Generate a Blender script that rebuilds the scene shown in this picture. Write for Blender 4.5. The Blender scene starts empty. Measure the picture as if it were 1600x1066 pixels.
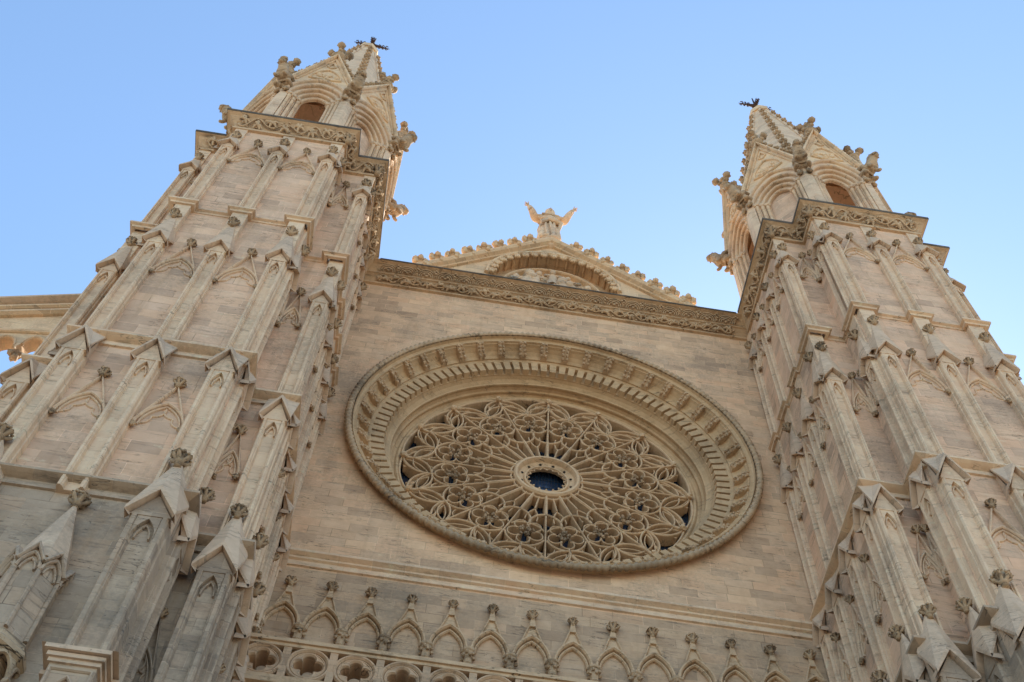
import bpy, math, random
from math import sin, cos, pi, sqrt, atan2, hypot
random.seed(7)
SC = bpy.context.scene
COL = SC.collection

# ------------------------------------------------------------------ mesh collector
class MB:
    def __init__(s): s.v = []; s.f = []
    def add(s, vs, fs):
        b = len(s.v); s.v += [tuple(v) for v in vs]; s.f += [[b+i for i in f] for f in fs]
    def merge(s, o, fn=None):
        s.add([fn(v) for v in o.v] if fn else o.v, o.f)

def ident(p, q, t): return (p, q, t)

def prism(mb, poly, a, b, fn):
    """polygon (p,q) extruded along t from a to b, mapped by fn(p,q,t)"""
    n = len(poly)
    vs = [fn(p, q, a) for p, q in poly] + [fn(p, q, b) for p, q in poly]
    fs = [list(range(n)), list(range(2*n-1, n-1, -1))] + [[i, (i+1) % n, n+(i+1) % n, n+i] for i in range(n)]
    mb.add(vs, fs)

def box(mb, p0, p1, q0, q1, t0, t1, fn=ident):
    prism(mb, [(p0, q0), (p1, q0), (p1, q1), (p0, q1)], t0, t1, fn)

def sweep(mb, path, prof, fn, closed=False, pclosed=True):
    """profile points (offset to the left of travel, depth t) swept along a 2D path with mitred corners"""
    n = len(path); m = len(prof); vs = []
    for i in range(n):
        if closed: a, b, c_ = path[i-1], path[i], path[(i+1) % n]
        else: a, b, c_ = path[max(i-1, 0)], path[i], path[min(i+1, n-1)]
        d1 = (b[0]-a[0], b[1]-a[1]); d2 = (c_[0]-b[0], c_[1]-b[1])
        if hypot(*d1) < 1e-9: d1 = d2
        if hypot(*d2) < 1e-9: d2 = d1
        l1 = hypot(*d1); l2 = hypot(*d2)
        n1 = (-d1[1]/l1, d1[0]/l1); n2 = (-d2[1]/l2, d2[0]/l2)
        k = 1+n1[0]*n2[0]+n1[1]*n2[1]
        k = max(k, .35)
        nx, ny = (n1[0]+n2[0])/k, (n1[1]+n2[1])/k
        for o, t in prof: vs.append(fn(b[0]+nx*o, b[1]+ny*o, t))
    fs = []
    for i in range(n if closed else n-1):
        j = (i+1) % n
        for k in range(m if pclosed else m-1):
            l = (k+1) % m
            fs.append([i*m+k, i*m+l, j*m+l, j*m+k])
    if not closed and pclosed:
        fs.append(list(range(m))); fs.append([(n-1)*m+k for k in range(m-1, -1, -1)])
    mb.add(vs, fs)

def bar(mb, path, w, t0, t1, fn, ch=.3, closed=False):
    """moulded bar: t0 back, t1 front, chamfered front edges"""
    h = w/2; d = (t1-t0)
    c = min(abs(d)*.45, w*.5)*(1 if d > 0 else -1)
    prof = [(-h, t0), (-h, t1-c), (-h*ch, t1), (h*ch, t1), (h, t1-c), (h, t0)]
    sweep(mb, path, prof, fn, closed)

def tube(mb, pts, rad, n=6, cap=True):
    import mathutils
    V = mathutils.Vector; vs = []; m = len(pts)
    P = [V(p) for p in pts]
    up = V((0, 0, 1))
    for i in range(m):
        d = (P[min(i+1, m-1)]-P[max(i-1, 0)]).normalized()
        r = rad[i] if isinstance(rad, (list, tuple)) else rad
        a = d.cross(up)
        if a.length < .05: a = d.cross(V((0, 1, 0)))
        a.normalize(); b = d.cross(a)
        for k in range(n):
            t = 2*pi*k/n; vs.append(P[i]+a*(r*cos(t))+b*(r*sin(t)))
    fs = [[i*n+k, i*n+(k+1) % n, (i+1)*n+(k+1) % n, (i+1)*n+k] for i in range(m-1) for k in range(n)]
    if cap: fs += [list(range(n)), [(m-1)*n+k for k in range(n-1, -1, -1)]]
    mb.add(vs, fs)

_ico = None
def blob(mb, c, r, fn=None, jit=.12, rnd=random, sub=8):
    """rough lump: little lat/long ellipsoid"""
    if not isinstance(r, (tuple, list)): r = (r, r, r)
    nu, nv = sub, max(4, sub//2+1); vs = []; fs = []
    vs.append((c[0], c[1], c[2]-r[2]))
    for j in range(1, nv):
        ph = -pi/2+pi*j/nv
        for i in range(nu):
            t = 2*pi*i/nu; k = 1+rnd.uniform(-jit, jit)
            vs.append((c[0]+r[0]*k*cos(ph)*cos(t), c[1]+r[1]*k*cos(ph)*sin(t), c[2]+r[2]*k*sin(ph)))
    vs.append((c[0], c[1], c[2]+r[2])); L = len(vs)-1
    for i in range(nu): fs.append([0, 1+(i+1) % nu, 1+i]); fs.append([L, L-nu+i, L-nu+(i+1) % nu])
    for j in range(nv-2):
        for i in range(nu):
            a = 1+j*nu; fs.append([a+i, a+(i+1) % nu, a+nu+(i+1) % nu, a+nu+i])
    mb.add([fn(*v) for v in vs] if fn else vs, fs)

def lathe(mb, prof, n, fn, a0=0, a1=2*pi):
    """prof (r,h); fn(x,y,h)"""
    full = abs(a1-a0-2*pi) < 1e-6; m = len(prof); vs = []; k = n if full else n+1
    for i in range(k):
        a = a0+(a1-a0)*i/n
        for r, h in prof: vs.append(fn(r*cos(a), r*sin(a), h))
    fs = [[i*m+j, i*m+j+1, ((i+1) % k)*m+j+1, ((i+1) % k)*m+j] for i in range(n) for j in range(m-1)]
    mb.add(vs, fs)

# ------------------------------------------------------------------ objects
WP = {}
LEAN = 0.0      # slight outward batter of the towers (metres of X per metre of height)
def thing(name, label, cat, loc, group=None, kind=None):
    o = bpy.data.objects.new(name, None); COL.objects.link(o); o.empty_display_size = .3
    o.location = loc; WP[o] = tuple(loc)
    tag(o, label, cat, group, kind); return o
def tag(o, label=None, cat=None, group=None, kind=None):
    if label: o['label'] = label
    if cat: o['category'] = cat
    if group: o['group'] = group
    if kind: o['kind'] = kind
    return o
def sub(name, parent, loc):
    o = bpy.data.objects.new(name, None); COL.objects.link(o); o.empty_display_size = .2
    place(o, parent, loc); return o
def place(o, parent, w):
    WP[o] = tuple(w)
    if parent is not None:
        o.parent = parent; b = WP[parent]
        o.location = (w[0]-b[0], w[1]-b[1], w[2]-b[2])
    else: o.location = w
def mesh_of(name, mb, mat, smooth=False):
    me = bpy.data.meshes.new(name); me.from_pydata(mb.v, [], mb.f); me.materials.append(mat)
    if smooth: me.polygons.foreach_set('use_smooth', [True]*len(me.polygons))
    me.update(); return me
def obj(name, mb, mat, parent=None, smooth=False):
    if LEAN: mb.v = [(v[0]+LEAN*v[2], v[1], v[2]) for v in mb.v]
    xs = [v[0] for v in mb.v]; ys = [v[1] for v in mb.v]; zs = [v[2] for v in mb.v]
    c = ((min(xs)+max(xs))/2, (min(ys)+max(ys))/2, min(zs))
    mb.v = [(v[0]-c[0], v[1]-c[1], v[2]-c[2]) for v in mb.v]
    o = bpy.data.objects.new(name, mesh_of(name, mb, mat, smooth)); COL.objects.link(o)
    place(o, parent, c); return o
def inst(name, me, parent, w, rz=0, sc=1, rx=0, ry=0):
    w = (w[0]+LEAN*w[2], w[1], w[2])
    o = bpy.data.objects.new(name, me); COL.objects.link(o); place(o, parent, w)
    o.rotation_euler = (rx, ry, rz)
    o.scale = (sc, sc, sc) if not isinstance(sc, (tuple, list)) else sc
    return o

# ------------------------------------------------------------------ materials
def nn(nt, t, **kw):
    n = nt.nodes.new(t)
    for k, v in kw.items():
        if k in n.inputs.keys() if hasattr(n.inputs, 'keys') else False: n.inputs[k].default_value = v
        else: setattr(n, k, v)
    return n
def mathn(nt, op, a, b=None):
    n = nt.nodes.new('ShaderNodeMath'); n.operation = op
    for i, x in enumerate((a, b)):
        if x is None: continue
        if isinstance(x, (int, float)): n.inputs[i].default_value = x
        else: nt.links.new(x, n.inputs[i])
    return n.outputs[0]
def mixc(nt, fac, a, b, bt='MIX'):
    n = nt.nodes.new('ShaderNodeMix'); n.data_type = 'RGBA'; n.blend_type = bt
    for s, x in ((0, fac), (6, a), (7, b)):
        if isinstance(x, (int, float)): n.inputs[s].default_value = x
        elif isinstance(x, tuple): n.inputs[s].default_value = x+(1,) if len(x) == 3 else x
        else: nt.links.new(x, n.inputs[s])
    return n.outputs[2]
def ramp(nt, x, lo, hi):
    n = nt.nodes.new('ShaderNodeMapRange'); n.inputs[1].default_value = lo; n.inputs[2].default_value = hi
    nt.links.new(x, n.inputs[0]); return n.outputs[0]
def noise(nt, vec, scale, det=4, rough=.55):
    n = nt.nodes.new('ShaderNodeTexNoise'); n.inputs['Scale'].default_value = scale
    n.inputs['Detail'].default_value = det; n.inputs['Roughness'].default_value = rough
    nt.links.new(vec, n.inputs['Vector']); return n.outputs[0]
def vmul(nt, vec, s):
    n = nt.nodes.new('ShaderNodeVectorMath'); n.operation = 'MULTIPLY'; n.inputs[1].default_value = s
    nt.links.new(vec, n.inputs[0]); return n.outputs[0]

def stone(name, c1, c2, grime=(.10, .085, .07), gamt=.5, blocks=True, bw=.95, bh=.42, joint=1., bump=.5, lichen=False, golden=0.0):
    m = bpy.data.materials.new(name); m.use_nodes = True; nt = m.node_tree
    bs = nt.nodes['Principled BSDF']; bs.inputs['Roughness'].default_value = .92
    bs.inputs['Specular IOR Level'].default_value = .25
    g = nt.nodes.new('ShaderNodeNewGeometry'); pos = g.outputs['Position']
    sp = nt.nodes.new('ShaderNodeSeparateXYZ'); nt.links.new(pos, sp.inputs[0])
    sn = nt.nodes.new('ShaderNodeSeparateXYZ'); nt.links.new(g.outputs['True Normal'], sn.inputs[0])
    ax = mathn(nt, 'ABSOLUTE', sn.outputs[0]); ay = mathn(nt, 'ABSOLUTE', sn.outputs[1])
    side = mathn(nt, 'GREATER_THAN', ax, ay)
    u = mathn(nt, 'ADD', mathn(nt, 'MULTIPLY', side, sp.outputs[1]), mathn(nt, 'MULTIPLY', mathn(nt, 'SUBTRACT', 1., side), sp.outputs[0]))
    cv = nt.nodes.new('ShaderNodeCombineXYZ'); nt.links.new(u, cv.inputs[0]); nt.links.new(sp.outputs[2], cv.inputs[1])
    # wobble the joints a little
    big = noise(nt, pos, .33, 3)
    mid = noise(nt, pos, 1.7, 5, .65)
    fine = noise(nt, pos, 9., 6, .7)
    streak = noise(nt, vmul(nt, pos, (.7, .7, 5.5)), 1.2, 5, .7)
    drip = noise(nt, vmul(nt, pos, (2.6, 2.6, .22)), 1.0, 4, .6)
    col = mixc(nt, ramp(nt, mid, .3, .7), c1, c2)
    h = mathn(nt, 'MULTIPLY', fine, .35)
    if blocks:
        br = nt.nodes.new('ShaderNodeTexBrick'); nt.links.new(cv.outputs[0], br.inputs['Vector'])
        br.inputs['Scale'].default_value = 1; br.inputs['Brick Width'].default_value = bw; br.inputs['Row Height'].default_value = bh
        br.inputs['Mortar Size'].default_value = .011; br.inputs['Mortar Smooth'].default_value = .35
        br.offset = .43; br.squash = .8; br.squash_frequency = 3
        br.inputs['Color1'].default_value = (0, 0, 0, 1); br.inputs['Color2'].default_value = (1, 1, 1, 1); br.inputs['Mortar'].default_value = (.5, .5, .5, 1)
        tone = br.outputs['Color']
        rmp = nt.nodes.new('ShaderNodeValToRGB'); nt.links.new(tone, rmp.inputs[0])
        els = rmp.color_ramp.elements
        els[0].position = 0; els[0].color = (.66, .65, .66, 1); els[1].position = 1; els[1].color = (1.12, 1.1, 1.06, 1)
        for p, cc in ((.2, (.86, .86, .87, 1)), (.45, (1.0, .98, .95, 1)), (.6, (1.05, .97, .92, 1)), (.8, (.94, .95, .97, 1))):
            e = els.new(p); e.color = cc
        col = mixc(nt, .8*joint, col, mixc(nt, 1., col, rmp.outputs[0], 'MULTIPLY'))
        jf = mathn(nt, 'MULTIPLY', br.outputs['Fac'], ramp(nt, noise(nt, pos, .8, 3), .35, .65))
        lm = mixc(nt, ramp(nt, noise(nt, pos, .5, 2), .45, .6), tuple(x*1.28 for x in c2), tuple(x*.36 for x in c1))
        col = mixc(nt, mathn(nt, 'MULTIPLY', jf, .85*joint), col, lm)
        h = mathn(nt, 'ADD', h, mathn(nt, 'MULTIPLY', br.outputs['Fac'], -.5))
    # weathering of its own shape: bed-wise erosion streaks, grey lichen patches, rusty drips
    s1 = mathn(nt, 'MULTIPLY', ramp(nt, streak, .56, .74), gamt)
    col = mixc(nt, s1, col, grime)
    cn = noise(nt, vmul(nt, pos, (.55, .55, 4.2)), 1.6, 3, .5)
    ck = mathn(nt, 'MULTIPLY', mathn(nt, 'SUBTRACT', 1., ramp(nt, mathn(nt, 'ABSOLUTE', mathn(nt, 'SUBTRACT', cn, .5)), .0, .012)), ramp(nt, noise(nt, pos, .9, 2), .50, .62))
    col = mixc(nt, mathn(nt, 'MULTIPLY', ck, min(1., gamt*1.3)), col, tuple(x*.8 for x in grime))
    pale = ramp(nt, noise(nt, vmul(nt, pos, (1, 1, 1.7)), 2.3, 5, .7), .60, .72)
    col = mixc(nt, mathn(nt, 'MULTIPLY', pale, .45), col, tuple(min(.78, x*1.25) for x in c2))
    s2 = mathn(nt, 'MULTIPLY', ramp(nt, mathn(nt, 'MULTIPLY', big, mathn(nt, 'ADD', fine, .5)), .50, .70), gamt*.65)
    col = mixc(nt, s2, col, tuple(x*1.7 for x in grime))
    s3 = mathn(nt, 'MULTIPLY', ramp(nt, drip, .58, .8), .35+golden)
    col = mixc(nt, s3, col, (.33, .20, .10))
    pit = nt.nodes.new('ShaderNodeTexVoronoi'); pit.inputs['Scale'].default_value = 7; nt.links.new(pos, pit.inputs['Vector'])
    pm = mathn(nt, 'MULTIPLY', mathn(nt, 'SUBTRACT', 1., ramp(nt, pit.outputs['Distance'], .04, .16)), ramp(nt, mid, .52, .68))
    col = mixc(nt, mathn(nt, 'MULTIPLY', pm, .6), col, grime)
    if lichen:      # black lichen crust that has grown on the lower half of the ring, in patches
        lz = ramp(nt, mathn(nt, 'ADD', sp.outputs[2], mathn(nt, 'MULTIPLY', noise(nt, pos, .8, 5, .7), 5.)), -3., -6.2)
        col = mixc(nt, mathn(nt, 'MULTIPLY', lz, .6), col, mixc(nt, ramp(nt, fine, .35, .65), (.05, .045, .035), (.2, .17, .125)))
    nt.links.new(col, bs.inputs['Base Color'])
    h = mathn(nt, 'ADD', h, mathn(nt, 'MULTIPLY', pm, -.5)); h = mathn(nt, 'ADD', h, mathn(nt, 'MULTIPLY', s1, -.6)); h = mathn(nt, 'ADD', h, mathn(nt, 'MULTIPLY', ck, -.8))
    h = mathn(nt, 'ADD', h, mathn(nt, 'MULTIPLY', mid, .3))
    bp = nt.nodes.new('ShaderNodeBump'); bp.inputs['Strength'].default_value = bump; bp.inputs['Distance'].default_value = .05
    nt.links.new(h, bp.inputs['Height']); nt.links.new(bp.outputs[0], bs.inputs['Normal'])
    return m

def plain(name, c, rough=.6, metal=0, spec=.5):
    m = bpy.data.materials.new(name); m.use_nodes = True; nt = m.node_tree
    b = nt.nodes['Principled BSDF']; b.inputs['Roughness'].default_value = rough; b.inputs['Metallic'].default_value = metal
    b.inputs['Specular IOR Level'].default_value = spec
    tc = nt.nodes.new('ShaderNodeNewGeometry')
    f = noise(nt, tc.outputs['Position'], 3., 4)
    nt.links.new(mixc(nt, ramp(nt, f, .3, .7), tuple(x*.75 for x in c), tuple(x*1.15 for x in c)), b.inputs['Base Color'])
    return m

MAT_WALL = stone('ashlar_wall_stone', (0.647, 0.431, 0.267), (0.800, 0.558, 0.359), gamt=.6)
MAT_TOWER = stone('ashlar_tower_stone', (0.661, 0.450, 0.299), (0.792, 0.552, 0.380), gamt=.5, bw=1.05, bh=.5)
MAT_TRIM = stone('dressed_trim_stone', (0.693, 0.484, 0.320), (0.800, 0.617, 0.424), gamt=.55, bw=1.3, bh=.75, joint=.6)
MAT_CAP = stone('weathered_cap_stone', (0.564, 0.406, 0.273), (0.699, 0.509, 0.352), grime=(.13, .11, .09), gamt=.6, blocks=False)
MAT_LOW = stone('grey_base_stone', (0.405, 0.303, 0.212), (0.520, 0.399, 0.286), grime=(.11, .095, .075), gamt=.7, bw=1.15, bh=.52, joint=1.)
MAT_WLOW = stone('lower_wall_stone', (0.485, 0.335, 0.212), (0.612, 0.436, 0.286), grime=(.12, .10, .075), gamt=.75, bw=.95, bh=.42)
MAT_VINE = stone('carved_vine_stone', (0.515, 0.356, 0.217), (0.661, 0.476, 0.300), grime=(.10, .075, .05), gamt=.7, blocks=False, bump=.8)
MAT_CARVE = stone('dark_carved_stone', (0.375, 0.263, 0.163), (0.582, 0.416, 0.262), grime=(.045, .036, .028), gamt=.9, blocks=False, bump=.9)
MAT_ROSE = stone('golden_rose_stone', (0.508, 0.340, 0.187), (0.623, 0.436, 0.256), grime=(.12, .09, .06), gamt=.6, blocks=False, golden=.35)
MAT_TRAC = stone('tracery_stone', (0.601, 0.415, 0.247), (0.739, 0.531, 0.335), grime=(.13, .10, .07), gamt=.5, blocks=False, golden=.1)
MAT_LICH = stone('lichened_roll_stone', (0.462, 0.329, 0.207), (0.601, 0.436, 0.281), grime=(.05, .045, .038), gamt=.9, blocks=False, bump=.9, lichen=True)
MAT_GABLE = stone('gable_stone', (0.716, 0.511, 0.316), (0.800, 0.596, 0.385), gamt=.4, bw=1.0, bh=.45)
MAT_GLASS = plain('blue_window_glass', (.015, .035, .075), .15, 0, .8)
MAT_LEAD = plain('window_lead', (.02, .025, .04), .5)
MAT_DARK = plain('dark_opening', (.02, .017, .014), .9)
MAT_IRON = plain('rusty_iron', (.06, .03, .022), .7, .3)
MAT_BLACK = stone('blackened_edge_stone', (.07, .058, .045), (.16, .13, .10), gamt=.8, blocks=False)
MAT_PAVE = stone('plaza_paving', (.24, .19, .14), (.30, .24, .18), gamt=.2, blocks=False)

# ------------------------------------------------------------------ shared carved pieces
def mk_crown(seed):
    """leafy cabbage finial, unit radius about 1, stands on z=0"""
    R = random.Random(seed); b = MB()
    lathe(b, [(.0, -.6), (.34, -.6), (.30, -.15), (.42, -.08), (.45, .05), (.34, .1), (.36, .6), (.62, .95), (.5, 1.12), (.0, 1.2)], 8, ident)
    for k in range(6):
        a = 2*pi*k/6+R.uniform(-.2, .2); ca, sa = cos(a), sin(a)
        tube(b, [(.3*ca, .3*sa, .15), (.62*ca, .62*sa, .35), (.86*ca, .86*sa, .72), (.98*ca, .98*sa, .60)], [.16, .22, .2, .1], 5)
        for q in (-.28, .28):
            blob(b, (.80*cos(a+q), .80*sin(a+q), .72+R.uniform(-.12, .1)), (.17, .17, .15), rnd=R, jit=.35, sub=6)
        blob(b, (.55*cos(a+.5), .55*sin(a+.5), 1.0+R.uniform(-.05, .1)), (.2, .2, .16), rnd=R, jit=.35, sub=6)
    return b
def mk_crocket(seed):
    """curled leaf crocket, about one unit high, leaning out along -y"""
    R = random.Random(seed); b = MB()
    tube(b, [(0, .25, -.25), (0, .1, .2), (0, -.1, .55)], [.28, .24, .3], 6)
    for dx in (-.36, .36):
        blob(b, (dx, -.1, .62), (.26, .3, .24), rnd=R, jit=.22, sub=7)
        blob(b, (dx*.9, -.15, .22), (.22, .24, .2), rnd=R, jit=.22, sub=6)
    blob(b, (0, -.3, .7), (.26, .28, .24), rnd=R, jit=.2, sub=7)
    blob(b, (0, -.1, .88), (.2, .22, .17), rnd=R, jit=.2, sub=6)
    return b
def mk_boss(seed):
    R = random.Random(seed); b = MB()
    blob(b, (0, 0, 0), (.6, .55, .7), rnd=R, jit=.2)
    for k in range(7):
        a = 2*pi*k/7; blob(b, (.55*cos(a), -.15, .55*sin(a)), (.3, .4, .3), rnd=R, jit=.3, sub=6)
    blob(b, (0, -.3, -.75), (.35, .35, .35), rnd=R, jit=.25, sub=6)
    return b
def mk_cross_finial(seed):
    """stem with ring, four leaf arms and a top knob; about 1.7 high"""
    R = random.Random(seed); b = MB()
    lathe(b, [(0, 0), (.30, 0), (.27, .35), (.36, .4), (.36, .48), (.2, .55), (.15, .95), (0, 1.)], 8, ident)
    for k in range(4):
        a = pi/2*k
        tube(b, [(0, 0, .75), (.28*cos(a), .28*sin(a), .85), (.46*cos(a), .46*sin(a), 1.02)], [.13, .13, .12], 6)
        blob(b, (.5*cos(a), .5*sin(a), 1.02), (.22, .22, .2), rnd=R, jit=.25)
        blob(b, (.34*cos(a), .34*sin(a), .72), (.14, .14, .12), rnd=R, jit=.25)
    tube(b, [(0, 0, .9), (0, 0, 1.45)], [.14, .12], 6)
    blob(b, (0, 0, 1.52), (.25, .25, .23), rnd=R, jit=.25)
    return b
CROWN = [mesh_of('crown_finial', mk_crown(i), MAT_CARVE) for i in range(3)]
CROCK = [mesh_of('crocket', mk_crocket(i+5), MAT_CARVE) for i in range(3)]
CROCKL = [mesh_of('crocket', mk_crocket(i+15), MAT_GABLE) for i in range(3)]
BOSS = [mesh_of('boss', mk_boss(i+9), MAT_CARVE) for i in range(2)]
BOSSL = [mesh_of('boss', mk_boss(i+29), MAT_GABLE) for i in range(2)]
XFIN = mesh_of('cross_finial', mk_cross_finial(3), MAT_CARVE)
for me in CROWN+CROCK+CROCKL+BOSS+BOSSL+[XFIN]:
    me.polygons.foreach_set('use_smooth', [True]*len(me.polygons))

def arc_pointed(h, z0, z1, n=8):
    """pointed arch polyline from (-h,z0) over (0,z1) to (h,z0)"""
    H = z1-z0; R = (h*h+H*H)/(2*h) if H > h*.2 else h
    # left arc: centre at (R-h, z0)
    a0 = 0; a1 = math.asin(min(1, H/R)); out = []
    for i in range(n+1):
        a = a1*i/n; out.append((R-h-R*cos(a), z0+R*sin(a)))
    return out+[(-x, z) for x, z in out[-2::-1]]

def arcpts(p, q, bulge, n=10):
    """arc from p to q bulging to the left by bulge*chord"""
    dx, dz = q[0]-p[0], q[1]-p[1]; L = hypot(dx, dz); nx, nz = -dz/L, dx/L; h = bulge*L
    if abs(h) < 1e-6: return [p, q]
    Rr = (L*L/4+h*h)/(2*abs(h)); sg = 1 if h > 0 else -1; c = ((p[0]+q[0])/2-nx*sg*(Rr-abs(h)), (p[1]+q[1])/2-nz*sg*(Rr-abs(h)))
    a0 = atan2(p[1]-c[1], p[0]-c[0]); a1 = atan2(q[1]-c[1], q[0]-c[0]); d = a1-a0
    while d > pi: d -= 2*pi
    while d < -pi: d += 2*pi
    return [(c[0]+Rr*cos(a0+d*i/n), c[1]+Rr*sin(a0+d*i/n)) for i in range(n+1)]
# ------------------------------------------------------------------ pieces placed on a face: frame(u, n, z)
def frame(s, ox, oy, d):
    """s mirrors X; d: 'S' faces -Y, 'I' faces the other tower, 'O' faces away; u runs along the face"""
    if d == 'S': return lambda u, n, z: (s*(ox+u), oy-n, z)
    if d == 'I': return lambda u, n, z: (s*(ox-n), oy+u, z)
    if d == 'O': return lambda u, n, z: (s*(ox+n), oy+u, z)
def face_rz(s, d):
    return 0 if d == 'S' else (-pi/2 if (d == 'I') == (s > 0) else pi/2)

def pilaster(parent, f, rz, u, w, d, z0, zc, up=None, fin=None, mat=None, upd=.1, rise=.6):
    """moulded pilaster with sunk channel, traceried head, gabled cap; up = z to which the thin upper strip rises; fin = finial z"""
    mat = mat or MAT_TRIM
    b = MB(); h = w/2; W = h+.10; ze = zc-rise; zs = ze+.06; fi = h*.36
    P = [(-h, 0), (-h, d*.45), (-h+.035, d*.5), (-h+.035, d-.05), (-h+.07, d), (-h+fi, d), (-h+fi+.02, d-.045), (-h+fi+.045, d-.045), (-h+fi+.075, d-.15)]
    P = P+[(-x, y) for x, y in P[::-1]]
    g = lambda p, q, t: f(u+p, q, t)
    prism(b, P, z0, zs, g)
    gz = lambda p, q, t: f(u+p, t, q)
    # gable field
    prism(b, [(-h, zs), (h, zs), (0, zc-.02)], 0, d-.01, gz)
    # arched head inside the channel
    hw = h-fi-.03
    za = zs-.72; top = zs+.05
    arch = arc_pointed(hw*.96, za, zs-.08, 6)
    prism(b, [(-hw, za), (-hw, top), (hw, top), (hw, za)]+arch[::-1], d-.152, d-.03, gz)
    a2 = arc_pointed(hw*.62, za, zs-.26, 5); bar(b, a2, .035, d-.15, d-.07, gz)
    o = obj('pilaster', b, mat, parent)
    # cap: gabled coping whose slopes climb back to the wall
    c = MB(); th = .13; D = d+.16
    prism(c, [(-W, ze), (-W, ze+th), (0, zc+th*1.3), (W, ze+th), (W, ze), (0, zc)], d-.12, D, gz)
    zf = fin if fin else zc+.5
    back = {True: rise*1.15, False: rise*1.62}[bool(fin)]
    if w > .8: back = rise*1.35
    A = lambda p, n, z: f(u+p, n, z)
    e = ze+th-.004; r = zc+th*1.3-.006; zk = max(zf, ze+back+.3); dd = D-.004
    vs = [A(0, dd, r), A(-W, dd, e), A(W, dd, e), A(-W, 0, e+back), A(W, 0, e+back), A(-.07, upd, zf), A(.07, upd, zf), A(0, 0, zk),
          A(-W, dd, e-th), A(-W, 0, e+back-th), A(-h+.01, 0, e+back-th), A(-h+.01, d-.02, e-th),
          A(W, dd, e-th), A(W, 0, e+back-th), A(h-.01, 0, e+back-th), A(h-.01, d-.02, e-th)]
    fs = [[0, 1, 5], [0, 6, 2], [0, 5, 6], [1, 3, 5], [2, 6, 4], [5, 3, 7], [6, 7, 4], [5, 7, 6],
          [1, 8, 9, 3], [8, 11, 10, 9], [2, 4, 13, 12], [12, 13, 14, 15]]
    c.add(vs, fs)
    prism(c, [(0, zs+.003), (d-.14, zs+.003), (d-.14, e-.02), (0, e+back-.02)], -h+.012, h-.012, lambda p, q, t: f(u+t, p, q))
    obj('gabled_cap', c, MAT_CAP, o)
    if up:
        k = MB(); hh = h*.86
        prism(k, [(-hh, 0), (-hh, upd), (hh, upd), (hh, 0)], zc-.3, up, g)
        obj('upper_strip', k, mat, o)
    if fin:
        q = f(u, upd+.08, zf-.08)
        inst('finial', random.choice(CROWN), o, q, random.uniform(0, 6), .23 if w < .9 else .29)
    return o

def blind_arch(parent, f, rz, u, h, zb, za, zt, boss=True, fin=True, mat=None, fs=.19):
    b = MB(); g = lambda p, q, t: f(u+p, t, q)
    bar(b, [(-h, zb+.1), (0, zt), (h, zb+.1)], .085, 0, .13, g)
    bar(b, arc_pointed(h-.03, zb, za, 7), .075, 0, .12, g)
    # cusped inner arch
    hi = h-.13
    A = arc_pointed(hi, zb+.02, za-.12, 6); bar(b, A, .05, 0, .07, g)
    for s in (-1, 1):
        m_ = (s*hi*.52, zb+(za-zb)*.42)
        bar(b, arcpts((s*hi*.95, zb+.1), m_, s*.22, 5), .04, 0, .05, g)
        bar(b, arcpts(m_, (0, za-.2), s*.25, 5), .04, 0, .05, g)
    o = obj('blind_arch', b, mat or MAT_TRIM, parent)
    if boss:
        for s in (-1, 1):
            inst('boss', random.choice(BOSS), o, f(u+s*(h-.04), .1, zb-.07), rz, .13)
    if fin: inst('finial', random.choice(CROWN), o, f(u, .12, zt+.02), random.uniform(0, 6), fs*random.uniform(.9, 1.12), random.uniform(-.12, .12), random.uniform(-.12, .12))
    return o

# ------------------------------------------------------------------ tower
XI, XO, YS = 8.8, 16.2, -5.1           # inner face, outer face, step front
XBI, XBO, YB = 10.15, 14.85, -6.3      # big front buttress
ZTOP = 12.15
PLAN = [(XI, 6), (XI, YS), (XBI, YS), (XBI, YB), (XBO, YB), (XBO, YS), (XO, YS), (XO, 6)]

def offplan(e):
    return [(x+(-e if x < 12 else e), y-(e if y < 0 else 0)) for x, y in PLAN]

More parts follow.
